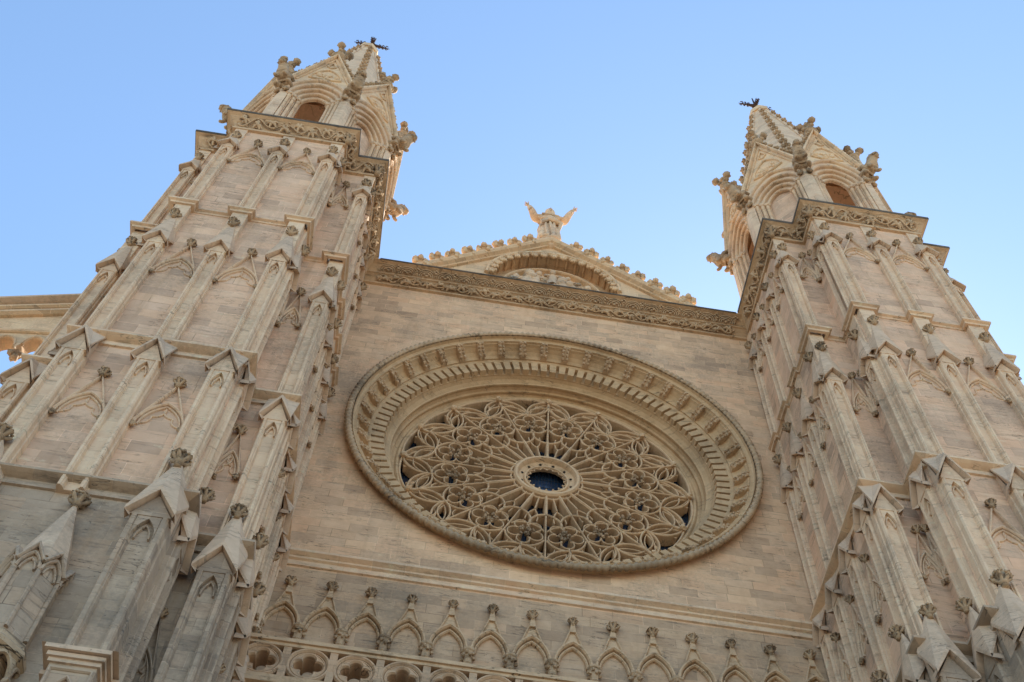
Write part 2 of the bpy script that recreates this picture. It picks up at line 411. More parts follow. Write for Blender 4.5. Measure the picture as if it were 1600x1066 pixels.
def string_course(parent, s, jog, prof, name='string_course', mat=None, y0=0.0, e=0.0):
    """jog: depth and width of the pilasters it wraps (0: runs flat)"""
    pts = []
    def leg(a, b, cs, n):
        L = hypot(b[0]-a[0], b[1]-a[1]); ux, uy = (b[0]-a[0])/L, (b[1]-a[1])/L
        pts.append(a)
        for c, w, d in cs:
            for t, k in ((c-w/2, 0), (c-w/2, d), (c+w/2, d), (c+w/2, 0)):
                pts.append((a[0]+ux*t+n[0]*k, a[1]+uy*t+n[1]*k))
    d = jog
    if d:
        w = .66
        leg((XI, y0), (XI, YS), [(-y-w*0+y0, .56, d*.5) for y in SIDE_Y[::-1][:-1]], (-1, 0))
        # corner pier of the step, then panel, then corner pier of the big buttress
        c1 = 9.0
        pts += [(XI, YS+.6), (XI-d*.5, YS+.6), (XI-d*.5, YS-d), (c1+w/2, YS-d), (c1+w/2, YS), (XBI, YS)]
        pts += [(XBI, YB+.62), (XBI-.12, YB+.62), (XBI-.12, YB-d), (10.45+w/2, YB-d), (10.45+w/2, YB)]
        pts += [(12.5-w/2, YB), (12.5-w/2, YB-d), (12.5+w/2, YB-d), (12.5+w/2, YB)]
        pts += [(14.55-w/2, YB), (14.55-w/2, YB-d), (XBO+.12, YB-d), (XBO+.12, YB+.62), (XBO, YB+.62), (XBO, YS)]
        pts += [(16.0-w/2, YS), (16.0-w/2, YS-d), (XO+d*.5, YS-d), (XO+d*.5, YS+.6), (XO, YS+.6), (XO, 5)]
    else:
        pts += [(XI, y0), (XI, YS), (XBI, YS), (XBI, YB), (XBO, YB), (XBO, YS), (XO, YS), (XO, 5)]
    if e: pts = [(x+(-e if x < 12 else e), y-(e if y < -.5 and y != y0 else 0)) for x, y in pts]
    # travel goes -Y first then +X: the outside is to the right, so offsets are negative
    b = MB(); sweep(b, pts, [(-o, z) for o, z in prof], lambda x, y, z: (s*x, y, z))
    return obj(name, b, mat or MAT_TRIM, parent)

SIDE_Y = [-4.85, -3.3, -1.8, -.35]

def frieze(parent, s, path, out0, out1, z0, z1, name, mat, step=.62, seed=1, scal=False):
    """carved vine running along a cornice hollow"""
    R = random.Random(seed); b = MB(); L = 0
    for (a, c) in zip(path[:-1], path[1:]):
        l = hypot(c[0]-a[0], c[1]-a[1])
        if l < .05: continue
        ux, uy = (c[0]-a[0])/l, (c[1]-a[1])/l; nx, ny = uy, -ux
        n = max(1, round(l/step)); st = l/n
        def P(t, k, o=0):
            oo = out0+(out1-out0)*k+o
            return (s*(a[0]+ux*t+nx*oo), a[1]+uy*t+ny*oo, z0+(z1-z0)*k)
        m = n*8; pts = []
        for i in range(m+1):
            t = l*i/m; k = .5+(.34+.12*sin(t*1.7))*sin(2*pi*t/(2*st)+.5*sin(t*.9)); pts.append(P(t, k, .05))
        if not scal:
            tube(b, pts, .04, 5)
        for i in range(n):
            t = (i+.5)*st; up = 1 if i % 2 == 0 else -1
            if scal:
                for rr in (.47, .36, .25):
                    ar = [P(t+cos(q)*st*rr, .08+sin(q)*.78*rr/.47, .02) for q in [pi*j/8 for j in range(9)]]
                    tube(b, ar, .028, 4)
                for dx, k, r in ((0, .15, .08), (.5*st, .25, .06), (.5*st, .5, .08), (.5*st-.08, .7, .07), (.5*st+.08, .72, .07), (.5*st, .86, .06), (.1, .3, .05), (-.1, .3, .05)):
                    blob(b, P(t+dx, k, .03), (r, r*.7, r*.8), rnd=R, jit=.4, sub=6)
            else:
                for q in range(5):
                    an = 2*pi*q/5+R.random()*1.5; r0 = .5-up*.16
                    p0 = P(t, r0, .07); p1 = P(t+cos(an)*.15, r0+sin(an)*.2, .10+R.uniform(-.02, .03)); p2 = P(t+cos(an)*.25, min(.95, max(.03, r0+sin(an)*.36)), .03)
                    tube(b, [p0, p1, p2], [.05, .075, .035], 5)
                for q in range(5):
                    blob(b, P(t+R.uniform(-.5, .5)*st, R.uniform(.05, .95), .02+R.uniform(0, .05)), (R.uniform(.04, .08), .04, R.uniform(.03, .06)), rnd=R, jit=.4, sub=6)
    return obj(name, b, mat, parent, True)

def make_gargoyle():
    """crouching winged beast reaching out along -Y from the wall at the origin; carved as one body"""
    V = [(0, .35, .05), (0, .0, .12), (0, -.35, .28), (0, -.62, .55), (0, -.78, .86), (0, -1.0, 1.0), (0, -1.2, .92),
         (.24, -.02, -.05), (.34, -.30, -.25), (.28, -.42, -.42), (-.24, -.02, -.05), (-.34, -.30, -.25), (-.28, -.42, -.42),
         (.22, -.55, .22), (.25, -.66, -.1), (.23, -.80, -.22), (-.22, -.55, .22), (-.25, -.66, -.1), (-.23, -.80, -.22),
         (.17, -.80, 1.14), (-.17, -.80, 1.14), (.25, -.25, .62), (.30, .15, .80), (-.25, -.25, .62), (-.30, .15, .80), (0, -1.12, .72)]
    E = [(0, 1), (1, 2), (2, 3), (3, 4), (4, 5), (5, 6), (1, 7), (7, 8), (8, 9), (1, 10), (10, 11), (11, 12), (3, 13), (13, 14), (14, 15), (3, 16), (16, 17), (17, 18), (4, 19), (4, 20), (2, 21), (21, 22), (2, 23), (23, 24), (5, 25)]
    Rr = [.32, .36, .36, .30, .27, .21, .13, .22, .13, .10, .22, .13, .10, .14, .09, .09, .14, .09, .09, .07, .07, .16, .08, .16, .08, .08]
    me = bpy.data.meshes.new('gargoyle'); me.from_pydata(V, E, []); me.materials.append(MAT_CARVE)
    o = bpy.data.objects.new('tmp', me); COL.objects.link(o)
    m = o.modifiers.new('s', 'SKIN'); sv = me.skin_vertices[0].data
    for i, r in enumerate(Rr): sv[i].radius = (r, r)
    sv[0].use_root = True
    o.modifiers.new('u', 'SUBSURF').levels = 2; o.modifiers['u'].render_levels = 2
    dg = bpy.context.evaluated_depsgraph_get(); r = bpy.data.meshes.new_from_object(o.evaluated_get(dg))
    bpy.data.objects.remove(o); r.name = 'gargoyle'
    r.polygons.foreach_set('use_smooth', [True]*len(r.polygons))
    if not r.materials: r.materials.append(MAT_CARVE)
    return r
GARG = make_gargoyle()

def tower(s, label):
    global LEAN
    LEAN = .013*s
    T = thing('bell_tower', label, 'bell tower', (s*12., -1, -39.8), 'twin bell towers of the facade')
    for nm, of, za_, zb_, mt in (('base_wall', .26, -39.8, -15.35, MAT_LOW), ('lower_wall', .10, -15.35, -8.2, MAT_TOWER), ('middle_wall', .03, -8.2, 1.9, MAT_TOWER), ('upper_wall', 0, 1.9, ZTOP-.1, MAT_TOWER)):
        b = MB(); prism(b, offplan(of), za_, zb_, lambda x, y, z: (s*x, y, z)); obj(nm, b, mt, T)
    fS = frame(s, 0, YB, 'S'); fs_ = frame(s, 0, YS, 'S'); fI = frame(s, XI, 0, 'I'); fO = frame(s, XO, 0, 'O')
    fBI = frame(s, XBI, 0, 'I'); fBO = frame(s, XBO, 0, 'O')
    rS, rI, rO = 0, face_rz(s, 'I'), face_rz(s, 'O')
    # stages: z0, cap apex, finial z, strip top, depth, width, strip depth, blind arch (boss, apex, tip)
    ST = [dict(z0=1.9, zc=8.7, fin=9.85, up=11.05, d=.28, w=.58, ud=.08, rise=.55, off=0, ba=(7.15, 8.25, 9.3)),
          dict(z0=-8.3, zc=-1.3, fin=.5, up=1.75, d=.34, w=.64, ud=.26, rise=.68, off=.03, ba=(-3.55, -2.35, -1.3)),
          dict(z0=-15.5, zc=-8.75, fin=None, up=None, d=.42, w=.72, ud=.22, rise=1.0, off=.10, ba=(-12.35, -11.25, -10.35)),
          dict(z0=-39.8, zc=-16.0, fin=-14.35, up=None, d=.55, w=.92, ud=.30, rise=.85, off=.26, ba=(-20.3, -19.1, -18.1))]
    for k, q in enumerate(ST):
        z0, zc, fin, up, d, w, ud = (q[x] for x in ('z0', 'zc', 'fin', 'up', 'd', 'w', 'ud'))
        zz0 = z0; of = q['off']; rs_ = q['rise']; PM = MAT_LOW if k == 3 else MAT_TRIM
        fS = frame(s, 0, YB-of, 'S'); fs_ = frame(s, 0, YS-of, 'S'); fI = frame(s, XI-of, 0, 'I'); fO = frame(s, XO+of, 0, 'O')
        fBI = frame(s, XBI-of, 0, 'I'); fBO = frame(s, XBO+of, 0, 'O')
        # big front: three pilasters (the middle one of the lowest stage is replaced by the turret)
        for u in (10.45, 12.5, 14.55):
            if k == 3 and u == 12.5: continue
            pilaster(T, fS, rS, u+(.0 if k < 3 else (-.1 if u < 12 else .1)), w, d, -15.75 if (k == 2 and u == 12.5) else zz0, zc, up, fin, upd=ud, rise=rs_, mat=PM)
        # its returns
        for f, r in ((fBI, rI), (fBO, rO)):
            pilaster(T, f, r, YB+.3, .62+.05*k, .14+.03*k, zz0, zc, up, fin, upd=.05+.02*k, rise=rs_*.85, mat=PM)
        # step fronts
        cI = (8.92, 8.92, 8.90, 8.88)[k]; ws = (.56, .62, .70, .84)[k]; ds = (.24, .28, .34, .42)[k]; us = (.06, .12, .16, .22)[k]
        pilaster(T, fs_, rS, cI, ws, ds, zz0, zc-.1*(k < 3), up, fin, upd=us, rise=rs_, mat=PM)
        pilaster(T, fs_, rS, 25-cI, ws, ds, zz0, zc-.1*(k < 3), up, fin, upd=us, rise=rs_, mat=PM)
        # inner and outer faces
        dI = (.14, .18, .22, .26)[k]
        for y in SIDE_Y:
            if k == 3 and y > -1: pass
            pilaster(T, fI, rI, y, (.52, .56, .6, .7)[k], dI, zz0, zc-.1*(k < 3), up, fin, upd=(.05, .08, .10, .14)[k], rise=rs_*.72, mat=PM)
        for y in SIDE_Y[:1]+[-2.6]:
            pilaster(T, fO, rO, y, (.52, .56, .6, .7)[k], dI, zz0, zc-.1*(k < 3), up, fin, upd=(.05, .08, .10, .14)[k], rise=rs_*.72, mat=PM)
        zb, za, zt = q['ba']
        if k < 3:
            for u in (11.475, 13.525): blind_arch(T, fS, rS, u, (2.05-w)/2, zb, za, zt)
        for u in (9.72, 25-9.72): blind_arch(T, fs_, rS, u, .38, zb, za, zt, fs=.17, mat=PM)
        for f, r in ((fBI, rI),): blind_arch(T, f, r, YB+.9, .25, zb, za, zt, fs=.14)
        for y0, y1 in zip(SIDE_Y[:-1], SIDE_Y[1:]): blind_arch(T, fI, rI, (y0+y1)/2, .42, zb, za, zt, fs=.16, mat=PM)
    # string courses
    string_course(T, s, .30, [(-.05, 1.62), (.06, 1.62), (.08, 1.72), (.17, 1.76), (.17, 1.86), (-.05, 2.02)])
    dbl = lambda z: [(-.05, z-.5), (.07, z-.48), (.07, z-.34), (.03, z-.33), (.03, z-.22), (.18, z-.16), (.28, z-.11), (.28, z-.03), (-.05, z+.1)]
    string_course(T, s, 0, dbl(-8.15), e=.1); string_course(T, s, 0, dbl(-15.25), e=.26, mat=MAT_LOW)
    # cornice: stepped moulding with a vine frieze
    pr = [(-.05, 10.98), (.12, 10.98), (.15, 11.08), (.08, 11.13), (.08, 11.25), (.16, 11.5), (.40, 11.78), (.47, 11.82), (.55, 11.86), (.55, 12.04), (-.05, 12.16)]
    string_course(T, s, 0, pr, 'cornice', MAT_VINE, y0=-.45)
    string_course(T, s, 0, [(.50, 11.865), (.565, 11.865), (.575, 11.89), (.575, 12.05), (.55, 12.08), (.40, 12.11)], 'drip_edge', MAT_BLACK, y0=-.95)
    path = [(XI, -1.0), (XI, YS), (XBI, YS), (XBI, YB), (XBO, YB), (XBO, YS), (XO, YS), (XO, 3)]
    frieze(T, s, path, .09, .38, 11.17, 11.80, 'vine_frieze', MAT_VINE, .6, 3+s)
    b = MB(); prism(b, [(x+(.1 if x < 12 else -.1), y) for x, y in PLAN], ZTOP-.1, ZTOP+.02, lambda x, y, z: (s*x, y, z)); obj('roof_terrace', b, MAT_CAP, T)
    for (cx, cy) in ((XBI+.03, YB-.03), (XI+.0, YS-.0)):
        inst('corner_leaf', CROWN[1], T, (s*(cx-.17), cy-.17, 11.2), 0, .34)
    # ------------------------------------------------ belfry octagon
    CX, CY, HW = 12.5, -2.45, 3.9; HA = HW*math.tan(pi/8)
    Z0, ZS, ZE = ZTOP, 17.2, 19.4
    for kf in range(8):
        th = -pi/2+kf*pi/4            # outward direction in right-tower coordinates
        nx, ny = cos(th), sin(th); tx, ty = -ny, nx
        def f(u, n, z, nx=nx, ny=ny, tx=tx, ty=ty): return (s*(CX+nx*(HW+n)+tx*u), CY+ny*(HW+n)+ty*u, z)
        gz = lambda p, q, t: f(p, t, q)
        b = MB(); depth = 0
        hs = (1.26, 1.04, .83, .62)
        for i, h in enumerate(hs):
            e = HA-(.0 if i == 0 else   .14*i*.45+.02)
            a = arc_pointed(h, ZS, ZS+h*1.45, 8)
            prism(b, [(-e, Z0), (-e, ZE), (e, ZE), (e, Z0), (h, Z0)]+a[::-1]+[(-h, Z0)], -.14*(i+1), -.14*i-.002*i, gz)
            bar(b, arc_pointed(h+.04, ZS, ZS+h*1.45+.05, 9), .13, -.14*i-.05, -.14*i+.06, gz, .5)
        # hood mould
        bar(b, arc_pointed(1.42, ZS+.25, ZS+.25+1.42*1.5, 10), .12, -.05, .16, gz, .4)
        W_ = obj('belfry_arch', b, MAT_TRIM, T)
        if kf % 2 == 1:
            b = MB(); box(b, -.8, .8, Z0, ZE, -.72, -.58, gz); obj('blind_panel', b, MAT_TOWER, T)
        # colonnettes
        for sg in (-1, 1):
            for i, h in enumerate(hs[:3]):
                b = MB(); cc = (sg*(h-.1), -.14*(i+1)+.06)
                lathe(b, [(.0, Z0), (.14, Z0), (.14, Z0+.3), (.085, Z0+.4), (.085, ZS-.42), (.13, ZS-.38), (.09, ZS-.3), (.16, ZS-.02), (.17, ZS), (0, ZS)], 8,
                      lambda x, y, z, cc=cc: f(cc[0]+x, cc[1]+y, z))
                R = random.Random(i)
                for q in range(6):
                    blob(b, (cc[0]+.12*cos(q), cc[1]+.12*sin(q), ZS-.16), .07, fn=f, rnd=R, jit=.3, sub=6)
                obj('colonnette', b, MAT_TRIM, W_, True)
            q = f(sg*1.42, .1, ZS+.18); inst('boss', BOSS[0], W_, q, (th+pi/2)*s, .22)
        # gable
        G0, G1 = ZE-.55, 24.4
        b = MB()
        prism(b, [(-HA, ZE-.001), (HA, ZE-.001), (HA-.1, ZE+.3), (.0, G1), (-HA+.1, ZE+.3)], -.35, -.03, gz)
        sl = [(-HA+.02, ZE-.1), (0, G1+.12), (HA-.02, ZE-.1)]
        bar(b, sl, .2, -.4, .16, gz, .5)
        bar(b, [(-HA+.3, ZE+.1), (0, G1-.75), (HA-.3, ZE+.1)], .06, -.05, .05, gz)
        a = arc_pointed(.78, ZE+.75, ZE+2.35, 7)
        bar(b, a+[(.3, ZE+.6), (-.3, ZE+.6)], .08, -.05, .07, gz, closed=True)
        R = random.Random(kf)
        for q in range(16):
            uu, zz = R.uniform(-.5, .5), ZE+R.uniform(.8, 1.6)
            blob(b, (uu, -.02, zz), (.12, .09, .12), fn=f, rnd=R, jit=.3, sub=6)
        bar(b, [(-.22, ZE+3.0), (0, ZE+2.75), (.22, ZE+3.0), (0, ZE+3.6)], .06, -.05, .06, gz, closed=True)
        Gb = obj('gable', b, MAT_GABLE, T)
        for sg in (-1, 1):
            for i in range(6):
                t = (i+.7)/6.6; q = f(sg*HA*(1-t)*1.02+sg*.08, -.1, ZE+(G1-ZE)*t+.12)
                o = inst('crocket', CROCK[i % 3], Gb, q, (th+pi/2)*s, .34)
        inst('gable_finial', XFIN, Gb, f(0, -.12, G1), (th+pi/2)*s, .98)
        # gargoyle on the corner to the right of this face (in plan)
        ta = th+pi/8; rr = HW/cos(pi/8)
        inst('gargoyle', GARG, T, (s*(CX+cos(ta)*(rr-.05)), CY+sin(ta)*(rr-.05), 18.15), (ta+pi/2)*s if s > 0 else -(ta+pi/2), .98)
    # inner ceiling and spire
    b = MB(); octo = lambda r: [(r*cos(pi/8+k*pi/4)/cos(pi/8), r*sin(pi/8+k*pi/4)/cos(pi/8)) for k in range(8)]
    prism(b, octo(HW-.95), ZE-.6, ZE-.2, lambda x, y, z: (s*(CX+x), CY+y, z)); obj('belfry_ceiling', b, MAT_TOWER, T)
    b = MB(); ZA = 39.4; o0 = octo(HW-.38); o1 = octo(.55); SX, SY = .15, -.1
    vs = [(s*(CX+x), CY+y, ZE-.3) for x, y in o0]+[(s*(CX+x+SX), CY+y+SY, ZA) for x, y in o1]
    b.add(vs, [[k, (k+1) % 8, 8+(k+1) % 8, 8+k] for k in range(8)]+[list(range(8)), list(range(15, 7, -1))])
    S_ = obj('spire', b, MAT_TRIM, T)
    b = MB(); o2 = octo(.68)
    prism(b, octo(.58), ZA-.45, ZA+.05, lambda x, y, z: (s*(CX+x+SX), CY+y+SY, z)); prism(b, o2, ZA+.05, ZA+.6, lambda x, y, z: (s*(CX+x+SX), CY+y+SY, z))
    obj('spire_cap', b, MAT_GABLE, S_)
    for k in range(8):
        A = (CX+o0[k][0], CY+o0[k][1], ZE-.3); B = (CX+o1[k][0]+SX, CY+o1[k][1]+SY, ZA)
        b = MB(); tube(b, [(s*A[0], A[1], A[2]), (s*B[0], B[1], B[2])], [.16, .10], 6); obj('spire_rib', b, MAT_TRIM, S_)
        an = atan2(o0[k][1], o0[k][0])
        for i in range(12):
            t = .12+i*.072; p = [A[j]+(B[j]-A[j])*t for j in range(3)]
            inst('crocket', CROCK[(i+k) % 3], S_, (s*(p[0]+cos(an)*.1), p[1]+sin(an)*.1, p[2]), (an+pi/2)*s, .46-.012*i)
    # ------------------------------------------------ corbelled turret in the middle of the lowest stage
    tx, tz0, tz1 = 12.15, -21.0, -18.7
    ft = lambda x, y, z: (s*(tx+x), YB-.35+y, z)
    tu = sub('corbelled_turret', T, (s*tx, YB-.35, tz0))
    r8 = lambda r, k: (r*cos(pi/8+k*pi/4), r*sin(pi/8+k*pi/4))
    b = MB(); prism(b, [r8(.62, k) for k in range(8)], tz0, tz1, ft)
    for k in range(8):
        a, c = r8(.66, k), r8(.66, k+1)
        m = ((a[0]+c[0])/2, (a[1]+c[1])/2); L = hypot(c[0]-a[0], c[1]-a[1]); ux, uy = (c[0]-a[0])/L, (c[1]-a[1])/L; nx, ny = uy, -ux
        g = lambda p, q, t, m=m, ux=ux, uy=uy, nx=nx, ny=ny: ft(m[0]+ux*p+nx*t, m[1]+uy*p+ny*t, q)
        bar(b, [(-L/2, tz0+.1), (-L/2, tz1-.5)], .09, -.05, .05, g); bar(b, arc_pointed(L/2-.02, tz1-.5, tz1-.02, 5), .07, -.05, .06, g)
        bar(b, arc_pointed(L/2-.1, tz1-.55, tz1-.2, 5), .05, -.05, .03, g)
        bar(b, [(-L/2-.03, tz1-.3), (0, tz1+.22), (L/2+.03, tz1-.3)], .08, -.04, .1, g)
    obj('turret_shaft', b, MAT_LOW, tu)
    b = MB(); base = [r8(.66, k) for k in range(8)]
    vs = [ft(x, y, tz1-.05) for x, y in base]+[ft(.06*cos(pi/8+k*pi/4), -.1+.06*sin(pi/8+k*pi/4), -16.45) for k in range(8)]
    b.add(vs, [[k, (k+1) % 8, 8+(k+1) % 8, 8+k] for k in range(8)]+[list(range(8)), list(range(15, 7, -1))]); obj('turret_roof', b, MAT_CAP, tu)
    b = MB(); lathe(b, [(0, tz0-.42), (.70, tz0-.42), (.80, tz0-.34), (.80, tz0-.22), (.72, tz0-.12), (.70, tz0+.02), (0, tz0+.02)], 8, lambda x, y, z: ft(x*cos(pi/8)-y*sin(pi/8), x*sin(pi/8)+y*cos(pi/8), z))
    for k in range(8):
        a, c = r8(.7, k), r8(.7, k+1)
        pa = [ft(a[0]+(c[0]-a[0])*t, a[1]+(c[1]-a[1])*t, tz0-.9+.48*sin(pi*t)**.5) for t in [i/8 for i in range(9)]]
        tube(b, pa, .05, 5)
        vs = pa+[ft(a[0]+(c[0]-a[0])*t, a[1]+(c[1]-a[1])*t, tz0-.4) for t in [i/8 for i in range(9)]]
        b.add(vs, [[i, i+1, 10+i, 9+i] for i in range(8)])
        blob(b, ft(a[0], a[1], tz0-.98), (.11, .11, .16), jit=.25, sub=6)
    lathe(b, [(.5, tz0-.4), (.42, tz0-.9), (.2, tz0-1.5), (0, tz0-1.7)], 10, ft)
    obj('turret_corbel', b, MAT_CARVE, tu)
    inst('finial', CROWN[0], tu, ft(0, -.1, -16.3), 0, .27)
    # ------------------------------------------------ heavy pier block at the foot of the corner pilaster
    for (x0, x1) in ((9.62, 10.72), (14.28, 15.38)):
        b = MB(); f = frame(s, 0, YB, 'S')
        box(b, x0+.12, x1-.12, -39.8, -22.1, -.2, 1.42, lambda p, q, t: f(p, t, q))
        box(b, x0-.13+.12, x1+.13-.12, -39.8, -22.1, -.2, .72, lambda p, q, t: f(p, t, q))
        for sg in (0, 1):
            pass
        c = (x0+x1)/2
        g = lambda p, q, t: f(c+p, t, q)
        bar(b, arc_pointed(.26, -23.1, -22.45, 6), .06, 1.38, 1.5, g); bar(b, arc_pointed(.17, -23.1, -22.62, 6), .04, 1.38, 1.46, g)
        bar(b, [(-.38, -24.5), (-.38, -22.25), (.38, -22.25), (.38, -24.5)], .07, 1.38, 1.47, g)
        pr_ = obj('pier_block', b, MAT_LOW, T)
        b = MB()
        for dz, e in ((0, .05), (.1, .1), (.22, .17)):
            pth = [(x0-.01, -.2), (x0-.01, .72), (x0+.12, .72), (x0+.12, 1.42), (x1-.12, 1.42), (x1-.12, .72), (x1+.01, .72), (x1+.01, -.2)]
            sweep(b, pth, [(e, -22.12+dz), (e, -22.02+dz), (-.3, -22.02+dz+.05), (-.3, -22.12+dz)], lambda p, q, t: f(p, q, t))
        vs = [f(x0-.15, -.2, -21.76), f(x0-.15, 1.55, -21.76), f(x1+.15, 1.55, -21.76), f(x1+.15, -.2, -21.76), f(x0+.1, .5, -21.2), f(x1-.1, .5, -21.2), f(x0+.1, -.2, -21.2), f(x1-.1, -.2, -21.2)]
        b.add(vs, [[0, 1, 4, 6], [1, 2, 5, 4], [2, 3, 7, 5], [4, 5, 7, 6], [0, 3, 2, 1]])
        obj('pier_cap', b, MAT_CAP, pr_)
    LEAN = 0.0
    return T

TL = tower(-1, 'left bell tower with panelled buttresses and crocketed spire, beside the flying buttress')
TR = tower(1, 'right bell tower with panelled buttresses and crocketed spire, cut off by the right photo edge')

# ------------------------------------------------------------------ facade
FA = thing('cathedral_facade', 'tan ashlar centre facade with great rose window between the two bell towers', 'church facade', (0, 0, -39.8))
RD = 7.66
b = MB(); n = 128; RX, RZ0, RZ1 = 9.25, -9.3, 9.3
# square-ish collar round the round hole, then plain rectangles, then the solid behind
def onrect(a):
    c, s_ = cos(a), sin(a); k = min(RX/abs(c) if abs(c) > 1e-9 else 1e9, 9.3/abs(s_) if abs(s_) > 1e-9 else 1e9)
    return (c*k, 0, s_*k)
ca = math.atan2(9.3, RX); ang = sorted([2*pi*i/n for i in range(n)]+[ca, pi-ca, pi+ca, 2*pi-ca]); n = len(ang)
vs = [(RD*cos(a), 0, RD*sin(a)) for a in ang]+[onrect(a) for a in ang]
b.add(vs, [[i, (i+1) % n, n+(i+1) % n, n+i] for i in range(n)])
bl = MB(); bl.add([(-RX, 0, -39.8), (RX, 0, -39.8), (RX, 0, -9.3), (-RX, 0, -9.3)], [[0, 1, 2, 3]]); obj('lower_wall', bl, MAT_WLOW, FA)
b.add([(-RX, 0, 9.3), (RX, 0, 9.3), (RX, 0, 12), (-RX, 0, 12)], [[0, 1, 2, 3]])
b.add([(-RX, 0, 12), (RX, 0, 12), (RX, 45, 12), (-RX, 45, 12), (-RX, 0, -39.8), (RX, 0, -39.8), (RX, 45, -39.8), (-RX, 45, -39.8)],
      [[0, 1, 2, 3], [3, 2, 6, 7], [0, 3, 7, 4], [1, 5, 6, 2]])
obj('wall', b, MAT_WALL, FA)
fw = lambda u, nn_, z: (u, -nn_, z)
# string under the rose
b = MB(); sweep(b, [(-8.7, 0), (8.7, 0)], [(.05, -9.25), (-.07, -9.22), (-.07, -9.1), (-.04, -9.08), (-.04, -8.98), (-.12, -8.94), (-.12, -8.86), (-.26, -8.78), (-.26, -8.68), (.05, -8.52)], lambda x, y, z: (x, y, z))
obj('string_course', b, MAT_TRIM, FA)
# main cornice
b = MB()
sweep(b, [(-9.05, 0), (9.05, 0)], [(-o, z) for o, z in [(-.05, 10.98), (.12, 11.0), (.15, 11.06), (.10, 11.1), (.10, 11.13), (.22, 11.26), (.38, 11.38), (.47, 11.4), (.47, 11.46), (.46, 11.49), (.52, 11.55), (.72, 11.72), (.84, 11.75), (.94, 11.77), (.94, 11.86), (-.05, 12.1)]], lambda x, y, z: (x, y, z))
obj('cornice', b, MAT_VINE, FA)
frieze(FA, 1, [(-8.3, 0), (8.3, 0)], .13, .36, 11.10, 11.38, 'vine_frieze', MAT_VINE, .52, 11)
frieze(FA, 1, [(-8.3, 0), (8.3, 0)], .50, .82, 11.48, 11.75, 'scalloped_frieze', MAT_VINE, .86, 12, True)
b = MB(); sweep(b, [(-8.3, 0), (8.3, 0)], [(-o, z) for o, z in [(.90, 11.775), (.965, 11.775), (.975, 11.80), (.975, 11.875), (.95, 11.90), (.80, 11.93)]], lambda x, y, z: (x, y, z))
obj('drip_edge', b, MAT_BLACK, FA)
# gable pediment
GX = -.3; GA = 18.45; GB = 7.6
b = MB(); ac, ar = 14.15, 3.25
hole = [(GX*.5+ar*cos(a), ac+ar*sin(a)) for a in [pi*i/28 for i in range(29)]]
gy = lambda p, q, t: (p, t, q)
poly = [(-GB, 12.0), (GX, GA), (GB, 12.0), (GX*.5+ar, 12.0)]+hole+[(GX*.5-ar, 12.0)]
prism(b, poly, 0.02, .75, gy)
prism(b, [(GX*.5+3.4, 12.0)]+[(GX*.5+3.4*cos(a), ac+3.4*sin(a)) for a in [pi*i/20 for i in range(21)]]+[(GX*.5-3.4, 12.0)], .752, 1.0, gy)
ra = [(-GB-.1, 12.0), (GX, GA+.08), (GB+.1, 12.0)]
sweep(b, ra, [(.22, .95), (-.1, .95), (-.1, -.12), (-.04, -.16), (.02, -.34), (.14, -.42), (.22, -.42)], gy)
P_ = obj('gable', b, MAT_GABLE, FA)
b = MB(); bar(b, hole, .22, .1, -.14, gy, .5); bar(b, [(GX*.5+(ar-.75)*cos(a), ac+(ar-.75)*sin(a)) for a in [pi*i/28 for i in range(29)]], .14, .75, .45, gy, .5)
obj('arch_moulding', b, MAT_GABLE, P_)
for i in range(19):
    a = pi*(i+.5)/19; q = (GX*.5+(ar-.22)*cos(a), -.02, ac+(ar-.22)*sin(a))
    inst('arch_ball', BOSSL[i % 2], P_, q, 0, .25, ry=-(a-pi/2))
b = MB()
for i in range(22):
    a = pi*i/21; rr = ar-.03
    tube(b, [(GX*.5+rr*cos(a), .05, ac+rr*sin(a)), (GX*.5+(rr-.06)*cos(a), .4, ac+(rr-.06)*sin(a)), (GX*.5+rr*cos(a), .74, ac+rr*sin(a))], .07, 5)
obj('arch_rib', b, MAT_GABLE, P_)
# tympanum relief: reclining and kneeling figures carved in relief
R = random.Random(5)
def relief(x, z, h, lean):
    b = MB()
    tube(b, [(x, .68, z), (x+lean*h*.3, .6, z+h*.45), (x+lean*h*.5, .55, z+h*.75)], [h*.24, h*.22, h*.12], 8)
    blob(b, (x+lean*h*.55, .48, z+h*.92), h*.14, rnd=R, jit=.08)
    for sg in (-1, 1):
        tube(b, [(x+lean*h*.45+sg*h*.12, .52, z+h*.68), (x+sg*h*.32, .42, z+h*.5), (x+sg*h*.2+lean*h*.3, .36, z+h*.38)], [h*.08, h*.07, h*.05], 6)
    for q in range(9): blob(b, (x+R.uniform(-.3, .3)*h, .6, z+R.uniform(.0, .5)*h), (h*.12, .12, h*.17), rnd=R, jit=.2, sub=7)
    return b
b = MB()
for x, z, h, l in ((-2.2, 13.3, 1.35, .3), (-1.5, 13.5, 1.7, .2), (-.8, 13.2, 1.7, -.3), (-.2, 13.1, 1.5, .5), (.5, 13.2, 1.7, -.1), (1.2, 13.3, 1.4, -.5), (1.9, 13.2, 1.3, -.3), (-1.1, 14.4, 1.1, .4), (.9, 14.5, .9, -.4), (-.1, 14.9, 1.0, 0)):
    b.merge(relief(x, z+.25, h*1.25, l))
obj('tympanum_relief', b, MAT_TRIM, P_, True)
for sg, X0 in ((-1, -6.6), (1, 6.35)):
    for i in range(8):
        t = i/8.6; x = X0+(GX-X0)*t; z = GA+.3-(GA+.08-12.0)*abs(x-GX)/(GB+.1-sg*GX)
        inst('crocket', CROCKL[i % 3], P_, (x, -.25, z+.05), R.uniform(-.25, .25), .66*R.uniform(.92, 1.1))
